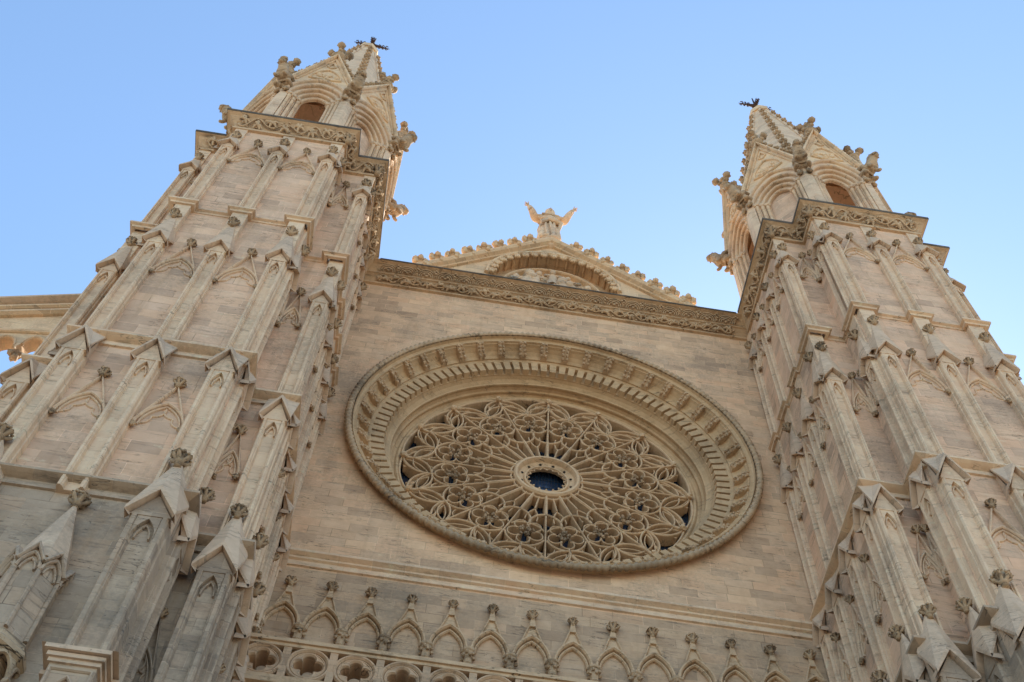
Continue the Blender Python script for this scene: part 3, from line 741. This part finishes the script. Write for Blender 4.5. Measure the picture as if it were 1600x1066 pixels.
# blind arcade over the balcony
AX0, AD = -7.887, 1.217; R0 = random.Random(21)
for i in range(14):
    x = AX0+AD*i; b = MB(); h = AD/2
    g = lambda p, q, t, x=x: (x+p, -t, q)
    bar(b, arc_pointed(h-.07, -12.0, -11.05, 10), .11, -.02, .22, g, .4); bar(b, arc_pointed(h-.17, -12.0, -11.2, 10), .09, -.02, .12, g, .4)
    bar(b, [(-h+.04, -11.85), (-h*.45, -11.15), (-.06, -10.45)], .06, -.02, .15, g); bar(b, [(h-.04, -11.85), (h*.45, -11.15), (.06, -10.45)], .06, -.02, .15, g); prism(b, [(-.36, -11.28), (-.2, -11.12), (0, -11.0), (.2, -11.12), (.36, -11.28), (.05, -10.5), (-.05, -10.5)], -.02, .08, g)
    prism(b, [(-.1, -10.6), (.1, -10.6), (.05, -10.2), (-.05, -10.2)], -.02, .16, g)
    A_ = obj('blind_arch', b, MAT_VINE, FA)
    inst('finial', CROWN[i % 3], A_, (x+R0.uniform(-.015, .015), -.14, -10.2+R0.uniform(-.03, .03)), i, .19*R0.uniform(.88, 1.12), R0.uniform(-.15, .15), R0.uniform(-.15, .15))
    b = MB(); cx = x-h; R = random.Random(i)
    lathe(b, [(0, -16.1), (.2, -16.1), (.2, -15.9), (.11, -15.8), (.11, -12.6), (.15, -12.55), (.12, -12.48), (.16, -12.1), (.2, -12.06), (.2, -11.98), (0, -11.98)], 8, lambda X, Y, Z: (cx+X, -.12+Y, Z))
    for q in range(10): blob(b, (cx+.17*cos(q*.63), -.12+.17*sin(q*.63), -12.28+.1*(q % 2)), .06, rnd=R, jit=.3, sub=6)
    obj('colonnette', b, MAT_CARVE, A_, False)
# balcony balustrade of quatrefoil roundels
YBAL = -2.0
B_ = sub('balustrade', FA, (0, YBAL, -16.3))
b = MB(); g = lambda p, q, t: (p, YBAL-t, q)
box(b, -8.75, 8.75, -14.75, -14.62, -.22, .12, g); box(b, -8.75, 8.75, -14.86, -14.751, -.18, .06, g)
box(b, -8.75, 8.75, -16.15, -15.95, -.2, .1, g); box(b, -8.75, 8.75, -16.3, -16.151, -2.0, .2, g); obj('rail', b, MAT_VINE, B_)
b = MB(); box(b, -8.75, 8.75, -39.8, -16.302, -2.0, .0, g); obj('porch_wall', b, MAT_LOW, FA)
for i in range(15):
    x = -7.73+1.2*(i)-.0
    if i < 14:
        b = MB(); C_ = [(x+.53*cos(2*pi*k/32), -15.38+.53*sin(2*pi*k/32)) for k in range(32)]
        bar(b, C_, .12, -.36, .05, g, closed=True); bar(b, [(x+.43*cos(2*pi*k/32), -15.38+.43*sin(2*pi*k/32)) for k in range(32)], .07, -.12, .0, g, closed=True)
        vs = []; NQ = 64
        for k in range(NQ):
            a_ = 2*pi*k/NQ; ph = (a_+pi/4) % (pi/2)-pi/4; rho = .21*cos(ph)+sqrt(.165**2-(.21*sin(ph))**2)
            for rr, yy in ((.46, -.36), (.46, -.03), (rho+.04, -.0), (rho, -.05), (rho, -.36)): vs.append(g(x+rr*cos(a_), -15.38+rr*sin(a_), yy if yy > -.3 else -.6))
        b.add(vs, [[5*k+m_, 5*k+(m_+1) % 5, 5*((k+1) % NQ)+(m_+1) % 5, 5*((k+1) % NQ)+m_] for k in range(NQ) for m_ in range(5)])
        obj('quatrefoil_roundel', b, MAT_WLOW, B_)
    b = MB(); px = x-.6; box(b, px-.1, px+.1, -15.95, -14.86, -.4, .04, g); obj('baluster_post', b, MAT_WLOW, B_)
# ------------------------------------------------------------------ rose window
RW = sub('rose_window', FA, (0, .5, -7.8))
cir = lambda r, n=160: [(r*cos(2*pi*k/n), r*sin(2*pi*k/n)) for k in range(n)]
ly = lambda x, z, y: (x, y, z)
b = MB(); lathe(b, [(RD, .02), (7.68, -.30), (7.60, -.40)], 160, ly)
obj('drum', b, MAT_ROSE, RW, True)
b = MB(); NT = 200; m = NT*4; vs = []; K = 10
for i in range(m):
    a = 2*pi*i/m
    for k in range(K):
        t = 2*pi*k/K; ph = (i % 4)/4+k/K; rr = .118*(1+.30*cos(2*pi*ph))
        r = 7.74+rr*cos(t); vs.append((r*cos(a), -.33+rr*sin(t), r*sin(a)))
b.add(vs, [[i*K+k, i*K+(k+1) % K, ((i+1) % m)*K+(k+1) % K, ((i+1) % m)*K+k] for i in range(m) for k in range(K)])
obj('rope_moulding', b, MAT_LICH, RW, True)
b = MB()
lathe(b, [(7.58, -.36), (7.56, -.24), (7.50, -.2), (7.42, -.2), (7.40, -.1), (7.36, -.1), (7.33, .02), (7.24, .2), (7.10, .34), (6.96, .40), (6.96, .46), (6.88, .48), (6.84, .50), (6.82, .62), (6.80, .72), (6.30, .80)], 160, ly)
obj('corbel_band', b, MAT_ROSE, RW)
b = MB()
lathe(b, [(6.30, .80), (6.30, .86), (6.24, 1.0), (6.12, 1.12), (6.06, 1.14), (6.06, 1.2), (6.1, 1.3), (6.06, 1.42), (5.98, 1.46), (5.98, 1.52), (6.0, 1.6), (5.93, 1.68), (5.86, 1.70), (5.83, 1.66), (5.78, 1.62), (5.72, 1.64), (5.66, 1.72), (5.62, 1.78), (5.6, 2.5)], 160, ly)
obj('splayed_reveal', b, MAT_ROSE, RW)
# dentils
b = MB(); ND = 104
for i in range(ND):
    a = 2*pi*i/ND; ux, uz = cos(a), sin(a); tx, tz = -uz, ux
    def P(r, t, y): return (ux*r+tx*t, y, uz*r+tz*t)
    w0, w1 = .145, .13
    b.add([P(6.84, -w0, .50), P(6.84, w0, .50), P(6.34, w1, .56), P(6.34, -w1, .56), P(6.84, -w0, .85), P(6.84, w0, .85), P(6.30, w1, .88), P(6.30, -w1, .88)],
          [[0, 1, 2, 3], [4, 7, 6, 5], [0, 4, 5, 1], [1, 5, 6, 2], [2, 6, 7, 3], [3, 7, 4, 0]])
obj('dentil_ring', b, MAT_ROSE, RW)
# carved brackets
for i in range(48):
    a = 2*pi*(i+.5)/48; ux, uz = cos(a), sin(a); tx, tz = -uz, ux; R = random.Random(i+40)
    P = lambda r, t, y: (ux*r+tx*t, y, uz*r+tz*t)
    b = MB(); w = .13
    pr = [(7.42, -.05), (7.42, -.17), (7.32, -.17), (7.2, -.02), (7.06, .12), (6.95, .30), (6.95, .42), (7.15, .36), (7.30, .2)]
    k = len(pr); b.add([P(r, -w, y) for r, y in pr]+[P(r, w, y) for r, y in pr], [list(range(k)), list(range(2*k-1, k-1, -1))]+[[j, (j+1) % k, k+(j+1) % k, k+j] for j in range(k)])
    for r, y in ((7.33, -.16), (7.2, -.05), (7.1, .06), (6.98, .2)):
        for t in (-.09, .09):
            blob(b, (r, t+R.uniform(-.02, .02), y), (.075, .07, .08), fn=lambda x, y_, z: P(x, y_, z), rnd=R, jit=.35, sub=6)
    obj('carved_bracket', b, MAT_VINE, RW)
# tracery: radial coordinates
YT, YBk = 1.60, 2.1
gt = lambda x, z, t: (x, t, z)
def pol(r, a): return (r*sin(a), r*cos(a))
HA16 = pi/16
for k in range(16):
    a = k*2*pi/16; c = a+HA16
    b = MB(); bar(b, [pol(1.2, a), pol(2.5, a)], .12, YBk, YT-.02, gt, .3); bar(b, [pol(2.5, a), pol(5.6, a)], .06, YBk, YT, gt, .3)
    blob(b, (pol(5.52, a)[0], YT-.05, pol(5.52, a)[1]), (.13, .12, .13), jit=.3); obj('radial_mullion', b, MAT_TRAC, RW)
    # petal light
    b = MB(); rs = 2.42; tip = 3.12
    for sg in (-1, 1):
        e = pol(rs, c+sg*HA16*.93); i0 = pol(1.32, c+sg*HA16*.84)
        bar(b, arcpts(e, pol(tip, c), sg*.20, 8), .075, YBk, YT+.02, gt)
        bar(b, [i0, e], .035, YBk-.1, YT+.08, gt)
        # Y of the sub-mullion
        yj = pol(2.12, c); bar(b, arcpts(yj, pol(2.84, c+sg*HA16*.40), -sg*.10, 5), .05, YBk-.1, YT+.08, gt)
    bar(b, [pol(1.34, c), pol(2.14, c)], .06, YBk, YT+.04, gt)
    bar(b, arcpts(pol(1.36, c-HA16*.8), pol(1.36, c+HA16*.8), .15, 5), .07, YBk, YT+.03, gt)
    obj('petal_light', b, MAT_TRAC, RW)
    # cinquefoil with a knobbed centre
    b = MB(); kb = MB(); cc = pol(3.66, c); R = random.Random(k)
    for j in range(5):
        aa = c+j*2*pi/5; fc = (cc[0]+.43*sin(aa), cc[1]+.43*cos(aa))
        ring = [(fc[0]+.245*sin(aa+t), fc[1]+.245*cos(aa+t)) for t in [-2.2+4.4*i/12 for i in range(13)]]
        bar(b, ring, .048, YBk, YT+.01, gt)
        ab = aa+pi/5; kc = (cc[0]+.2*sin(ab), cc[1]+.2*cos(ab)); ko = (cc[0]+.40*sin(ab), cc[1]+.40*cos(ab))
        bar(b, [ko, kc], .07, YBk-.1, YT+.05, gt)
        for q in range(5): blob(kb, (kc[0]+R.uniform(-.07, .07), YT+.02+R.uniform(-.06, .08), kc[1]+R.uniform(-.07, .07)), R.uniform(.04, .07), rnd=R, jit=.35, sub=6)
    for q in range(3): blob(kb, (cc[0]+R.uniform(-.06, .06), YT+.1, cc[1]+R.uniform(-.06, .06)), .06, rnd=R, jit=.35, sub=6)
    obj('cinquefoil', b, MAT_TRAC, RW); obj('leafy_cusps', kb, MAT_CARVE, RW)
    # almond shapes from the rim nodes to the mid points
    b = MB(); Mp = pol(4.46, c)
    for sg in (-1, 1):
        N_ = pol(5.54, c+sg*HA16)
        for bl in (.23, -.23): bar(b, arcpts(N_, Mp, bl), .07, YBk, YT, gt)
        for bl in (.14, -.14): bar(b, arcpts((N_[0]*.96+Mp[0]*.04, N_[1]*.96+Mp[1]*.04), (N_[0]*.1+Mp[0]*.9, N_[1]*.1+Mp[1]*.9), bl, 6), .045, YBk-.1, YT+.1, gt)
        bar(b, arcpts(Mp, pol(5.15, c+sg*HA16*.93), sg*-.02+sg*.24, 8), .06, YBk, YT+.05, gt)
        bar(b, arcpts(Mp, pol(3.95, c+sg*HA16*.93), sg*.16, 6), .07, YBk, YT+.02, gt)
        bar(b, arcpts(pol(3.12, c), pol(3.42, c+sg*HA16*.93), sg*-.12, 5), .06, YBk, YT+.03, gt)
        bar(b, arcpts(pol(5.50, c+sg*HA16*.55), pol(5.0, c+sg*HA16*.2), sg*.2, 5), .045, YBk-.1, YT+.12, gt)
        bar(b, arcpts(pol(4.62, c+sg*HA16*.92), pol(4.25, c+sg*HA16*.6), sg*-.25, 5), .045, YBk-.1, YT+.1, gt)
    bar(b, [Mp, pol(4.3, c)], .08, YBk, YT+.01, gt)
    bar(b, arcpts(pol(5.58, c-HA16), pol(5.58, c+HA16), .09, 8), .09, YBk, YT+.02, gt)
    bar(b, arcpts(pol(5.5, c-HA16*.5), pol(4.75, c), -.15, 6), .045, YBk-.1, YT+.1, gt); bar(b, arcpts(pol(5.5, c+HA16*.5), pol(4.75, c), .15, 6), .045, YBk-.1, YT+.1, gt)
    obj('rim_almond', b, MAT_TRAC, RW)
# hub
b = MB(); lathe(b, [(1.30, YBk), (1.30, YT-.02), (1.24, YT-.10), (1.16, YT-.10), (1.12, YT-.02), (1.08, YT+.10), (.88, YT+.22), (.86, YT+.12), (.80, YT+.10), (.78, YT+.16), (.80, YBk-.15)], 64, ly); obj('hub_ring', b, MAT_TRAC, RW)
b = MB()
for k in range(12):
    a = 2*pi*(k+.5)/12; x, z = .985*cos(a), .985*sin(a)
    for dx, dz in ((.035, 0), (-.035, 0), (0, .035), (0, -.035)): blob(b, (x+dx, YT+.15, z+dz), (.03, .03, .03), jit=0, sub=6)
obj('hub_piercings', b, MAT_DARK, RW)
b = MB()
for k in range(16):
    a = 2*pi*k/16; bar(b, [(.78*cos(a-.18), .78*sin(a-.18)), (.70*cos(a), .70*sin(a)), (.78*cos(a+.18), .78*sin(a+.18))], .035, YBk-.3, YT+.14, gt)
    blob(b, (.68*cos(a), YT+.15, .68*sin(a)), .04, jit=.3, sub=6)
obj('hub_cusps', b, MAT_TRAC, RW)
b = MB(); prism(b, cir(5.62, 64), YBk+.05, YBk+.12, gt); G_ = obj('glass_pane', b, MAT_GLASS, RW)
b = MB()
for k in range(-44, 45):
    q = k*.125; h = sqrt(max(0, 5.6**2-q*q))
    if k % 1 == 0: box(b, q-.012, q+.012, -h, h, YBk+.03, YBk+.049, gt)
    if k % 4 == 0: box(b, -h, h, q-.012, q+.012, YBk+.026, YBk+.045, gt)
obj('lead_cames', b, MAT_LEAD, G_)

# ------------------------------------------------------------------ statue
def make_statue(x0, z0):
    st = thing('statue', 'robed stone statue with both arms raised on top of the centre gable', 'statue', (x0, .25, z0))
    H = 4.5
    V = [(0, 0, .50), (0, 0, .30), (0, 0, .08), (0, 0, .64), (0, 0, .765), (0, -.02, .845), (0, -.045, .905), (0, -.05, .965),
         (.095, 0, .79), (.185, -.03, .74), (.225, -.08, .83), (.275, -.10, .95),
         (-.095, 0, .77), (-.185, -.03, .71), (-.225, -.08, .79), (-.275, -.10, .89),
         (.09, .01, .3), (-.09, .01, .3), (.1, -.02, .06), (-.1, -.02, .06)]
    E = [(0, 1), (1, 2), (0, 3), (3, 4), (4, 5), (5, 6), (6, 7), (4, 8), (8, 9), (9, 10), (10, 11), (4, 12), (12, 13), (13, 14), (14, 15), (1, 16), (1, 17), (16, 18), (17, 19)]
    Rr = [.13, .13, .12, .13, .12, .05, .06, .055, .072, .060, .046, .03, .072, .060, .046, .03, .09, .09, .09, .09]
    me = bpy.data.meshes.new('robed_body'); me.from_pydata([tuple(c*H for c in v) for v in V], E, []); me.materials.append(MAT_TRIM)
    o = bpy.data.objects.new('robed_body', me); COL.objects.link(o); place(o, st, (x0, .25, z0))
    m = o.modifiers.new('s', 'SKIN')
    for i, r in enumerate(Rr): me.skin_vertices[0].data[i].radius = (r*H, r*H*.62)
    me.skin_vertices[0].data[0].use_root = True
    u = o.modifiers.new('u', 'SUBSURF'); u.levels = 2; u.render_levels = 2
    # robe folds, hood, hands
    b = MB(); R = random.Random(2)
    for k in range(11):
        a = 2*pi*k/11+R.uniform(-.15, .15); r1, r0 = R.uniform(.10, .13)*H, R.uniform(.085, .11)*H; zt = R.uniform(.5, .66); tw = R.uniform(-.3, .5)
        tube(b, [(x0+.11*H*cos(a), .25+.09*H*sin(a), z0+zt*H), (x0+r1*cos(a+tw*.4), .25+r1*.8*sin(a+tw*.4), z0+.40*H), (x0+.105*H*cos(a+tw), .25+.09*H*sin(a+tw), z0+.2*H), (x0+r0*cos(a+tw), .25+r0*.85*sin(a+tw), z0)], [R.uniform(.03, .06), R.uniform(.07, .12), R.uniform(.1, .15), .16], 6)
    tube(b, [(x0-.14*H, -.02, z0+.66*H), (x0-.04*H, -.22, z0+.56*H), (x0+.08*H, -.2, z0+.50*H), (x0+.14*H, .0, z0+.52*H)], [.09, .14, .16, .1], 7)
    tube(b, [(x0+.10*H, -.1, z0+.74*H), (x0, -.27, z0+.66*H), (x0-.10*H, -.16, z0+.72*H)], [.07, .1, .08], 7)
    tube(b, [(x0-.12*H, .0, z0+.72*H), (x0, -.2, z0+.62*H), (x0+.13*H, -.12, z0+.50*H), (x0+.10*H, .1, z0+.36*H)], [.10, .13, .14, .1], 7)
    tube(b, [(x0+.11*H, .0, z0+.74*H), (x0+.02*H, -.24, z0+.58*H), (x0-.12*H, -.15, z0+.46*H)], [.08, .12, .12], 7)
    obj('robe_folds', b, MAT_TRIM, st, True)
    b = MB(); hz = z0+.93*H
    blob(b, (x0, .14, hz+.1), (.29, .25, .34), jit=.04, sub=12); tube(b, [(x0-.3, .2, hz-.1), (x0-.42, .25, hz-.6), (x0-.45, .3, hz-1.1)], [.1, .16, .2], 6); tube(b, [(x0+.3, .2, hz-.1), (x0+.42, .25, hz-.6), (x0+.45, .3, hz-1.1)], [.1, .16, .2], 6)
    obj('hood', b, MAT_TRIM, st, True)
    b = MB(); yf = .25-.2-.19; hx = x0
    for dx in (-.07, .07): blob(b, (hx+dx, yf+.02, z0+.945*H), (.035, .03, .022), jit=0)
    tube(b, [(hx, yf+.02, z0+.955*H), (hx, yf-.06, z0+.925*H), (hx, yf+.01, z0+.917*H)], [.025, .04, .03], 6); blob(b, (hx, yf+.02, z0+.895*H), (.06, .025, .018), jit=0)
    obj('face', b, MAT_TRIM, st, True)
    for sg in (-1, 1):
        b = MB(); w = (x0+sg*.27*H, .25-.10*H, z0+(.94 if sg > 0 else .875)*H)
        tube(b, [(w[0]-sg*.12, w[1]+.05, w[2]-.32), w, (w[0]+sg*.08, w[1]-.02, w[2]+.13)], [.13, .075, .09], 7)
        for j in range(4):
            o_ = (j-1.5)*.045; p = (w[0]+sg*.08, w[1]-.02+o_, w[2]+.13)
            tube(b, [p, (p[0]+sg*.09, p[1]+o_*.4, p[2]+.09), (p[0]+sg*.17, p[1]+o_*.4-.02, p[2]+.12-.01*abs(j-1.5))], [.028, .025, .018], 5)
        tube(b, [(w[0]+sg*.03, w[1]-.08, w[2]+.08), (w[0]+sg*.05, w[1]-.17, w[2]+.15), (w[0]+sg*.09, w[1]-.19, w[2]+.19)], [.03, .026, .02], 5)
        obj('hand', b, MAT_TRIM, st, True)
    b = MB(); R = random.Random(8)
    lathe(b, [(0, -.9), (.5, -.9), (.52, -.5), (.48, -.35), (.5, -.05), (.6, 0), (0, .02)], 10, lambda x, y, z: (x0+x, .25+y, z0+z))
    for k in range(26):
        a = R.uniform(0, 2*pi); blob(b, (x0+.5*cos(a), .25+.48*sin(a), z0+R.uniform(-.6, .25)), R.uniform(.13, .22), rnd=R, jit=.25, sub=7)
    obj('leafy_pedestal', b, MAT_TRIM, st, True)
    return st
make_statue(-.38, 19.2)

# ------------------------------------------------------------------ weather vanes
def vane(s, label):
    x0, y0, z0 = s*13.17, -2.55, 39.95
    V_ = thing('weather_vane', label, 'weather vane', (x0, y0, z0), 'iron vanes on the spire tops')
    zv = 42.0
    b = MB(); tube(b, [(x0, y0, z0-.1), (x0, y0, zv)], .10, 6)
    for a in (0, 2.1, 4.2): tube(b, [(x0+.3*cos(a), y0+.3*sin(a), z0), (x0+.18*cos(a), y0+.18*sin(a), z0+.9), (x0, y0, z0+1.7)], .06, 5)
    obj('stand', b, MAT_IRON, V_)
    b = MB(); tube(b, [(x0, y0, zv), (x0+.02, y0, zv+1.9)], [.10, .04], 5); obj('rod', b, MAT_IRON, V_)
    b = MB()
    for a, L in ((.05, 1.2), (pi+.05, 1.2), (.05+pi/2, .6), (.05-pi/2, .6)):
        ux, uy = cos(a), sin(a)
        tube(b, [(x0, y0, zv), (x0+ux*L*.4, y0+uy*L*.4, zv+.05), (x0+ux*L, y0+uy*L, zv-.02)], [.17, .09, .02], 6)
        for t in (.35, .55, .75):
            for sg in (-1, 1): tube(b, [(x0+ux*L*t, y0+uy*L*t, zv), (x0+ux*L*(t+.06)-uy*sg*.13, y0+uy*L*(t+.06)+ux*sg*.13, zv+.08), (x0+ux*L*(t+.16)-uy*sg*.08, y0+uy*L*(t+.16)+ux*sg*.08, zv+.12)], [.045, .04, .03], 4)
    blob(b, (x0, y0, zv), (.24, .22, .13), jit=.15)
    obj('scroll_arms', b, MAT_IRON, V_)
vane(-1, 'rusty iron vane with scrolled arms on the left spire top')
vane(1, 'rusty iron vane with scrolled arms on the right spire top')

# ------------------------------------------------------------------ flying buttress beside the left tower
FB = thing('flying_buttress', 'stone flying buttress with cusped underside running off the left side of the left tower', 'flying buttress', (-22, 2.2, -39.8))
top = lambda x: 8.66+(x+20.73)*.45
sof = lambda x: 4.75-.035*(x+19.5)**2+.05*(x+20)
xs = [-16.1-i*.5 for i in range(38)]
b = MB(); g = lambda p, q, t: (p, t, q)
ysl = [-16.1, 3.0]
prism(b, [(x, top(x)-.3) for x in xs]+[(x, sof(x)+.25) for x in xs[::-1]], 1.8, 2.35, g)
obj('arch_wall', b, MAT_GABLE, FB)
b = MB(); tp = [(x, top(x)) for x in xs]
sweep(b, tp, [(-.0, 1.4), (-.0, 2.6), (.3, 2.6), (.3, 1.85), (.22, 1.6), (.12, 1.4)], g); obj('coping', b, MAT_CAP, FB)
b = MB()
for off, w in ((.85, .22), (1.35, .3)): bar(b, [(x, top(x)-off-.04*(x+19)) for x in xs], w, 1.85, 1.52, g, .4)
bar(b, [(x, sof(x)+.75) for x in xs], .2, 1.85, 1.6, g, .4); bar(b, [(x, sof(x)+.45) for x in xs], .14, 1.85, 1.5, g, .4)
obj('moulding', b, MAT_GABLE, FB)
for i in range(13):
    x = -16.85-1.1*i; zc = sof(x)+.2
    P = [(x-.55, zc-1.0)]+[(x+.44*cos(t), zc-.75+.7*sin(t)) for t in [pi-pi*j/10 for j in range(11)]]+[(x+.55, zc-1.0)]
    b = MB(); prism(b, [(x-.55, zc+.6), (x+.55, zc+.6)]+P[::-1], 1.62, 2.3, g); bar(b, P[1:-1], .12, 1.75, 1.58, g)
    C = obj('cusp', b, MAT_GABLE, FB)
    b = MB(); R = random.Random(i)
    for q in range(9): blob(b, (x-.55+R.uniform(-.1, .1), 1.85+R.uniform(-.1, .15), zc-1.05+R.uniform(-.4, .1)), .15, rnd=R, jit=.3, sub=6)
    obj('pendant', b, MAT_CARVE, C, True)
LW = thing('buttress_wall', 'low stone buttress wall with moulded top at the left edge below the flying buttress', 'wall', (-21, 2.4, -39.8))
b = MB(); box(b, -32, -16.0, 1.8, 3.2, -39.8, -.6); obj('wall', b, MAT_TOWER, LW)
b = MB(); sweep(b, [(-32, 1.8), (-16.0, 1.8)], [(.05, -.75), (-.1, -.75), (-.15, -.6), (-.3, -.45), (-.3, -.3), (.05, -.15)], lambda x, y, z: (x, y, z)); sweep(b, [(-32, 1.8), (-16.0, 1.8)], [(.05, -1.3), (-.1, -1.25), (-.1, -1.05), (.05, -1.0)], lambda x, y, z: (x, y, z)); obj('moulding', b, MAT_GABLE, LW)

# ------------------------------------------------------------------ ground
b = MB(); b.add([(-900, -900, 0), (900, -900, 0), (900, 900, 0), (-900, 900, 0)], [[0, 1, 2, 3]]); b.v = [(x, y, -39.8) for x, y, z in b.v]
tag(obj('ground', b, MAT_PAVE), kind='structure')

# ------------------------------------------------------------------ light
SUN_AZ, SUN_EL = (.42, .90), 45
w = bpy.data.worlds.new('World'); SC.world = w; w.use_nodes = True; nt = w.node_tree
sky = nt.nodes.new('ShaderNodeTexSky'); sky.sky_type = 'NISHITA'; sky.sun_disc = False
sky.sun_elevation = math.radians(SUN_EL); sky.sun_rotation = atan2(SUN_AZ[0], SUN_AZ[1])
sky.air_density = 1.0; sky.dust_density = .25; sky.ozone_density = 1.0; sky.altitude = 50
bg = nt.nodes['Background']; bg.inputs['Strength'].default_value = .15; nt.links.new(mixc(nt, 1., sky.outputs[0], (.93, 1.01, 1.0), 'MULTIPLY'), bg.inputs['Color'])
L = bpy.data.lights.new('sun', 'SUN'); L.energy = 4.6; L.angle = math.radians(.5); L.color = (1, .93, .82)
so = bpy.data.objects.new('sun', L); COL.objects.link(so)
import mathutils
hl = hypot(*SUN_AZ); ce = cos(math.radians(SUN_EL))
dv = mathutils.Vector((SUN_AZ[0]/hl*ce, SUN_AZ[1]/hl*ce, sin(math.radians(SUN_EL))))
so.rotation_euler = dv.to_track_quat('Z', 'Y').to_euler(); so.location = (60, 120, 100)

# ------------------------------------------------------------------ camera
cd = bpy.data.cameras.new('camera'); co = bpy.data.objects.new('camera', cd); COL.objects.link(co); SC.camera = co
CF, CW, CP, CR, CLOC = 1868.86382, .0755568520, 1.08599183, .0829377578, (-3.70957363, -24.0103649, -38.1638823)
cd.sensor_width = 36; cd.lens = CF/1600*36; cd.clip_end = 5000; cd.clip_start = .1
F = mathutils.Vector((sin(CW)*cos(CP), cos(CW)*cos(CP), sin(CP))); R0 = mathutils.Vector((cos(CW), -sin(CW), 0)); U0 = R0.cross(F)
Rv = cos(CR)*R0+sin(CR)*U0; Uv = -sin(CR)*R0+cos(CR)*U0
M = mathutils.Matrix((Rv, Uv, -F)).transposed().to_4x4(); M.translation = CLOC; co.matrix_world = M
vs_ = SC.view_settings; vs_.view_transform = 'Standard'; vs_.look = 'None'; vs_.exposure = 1.1; vs_.gamma = 1
SC.cycles.max_bounces = 6
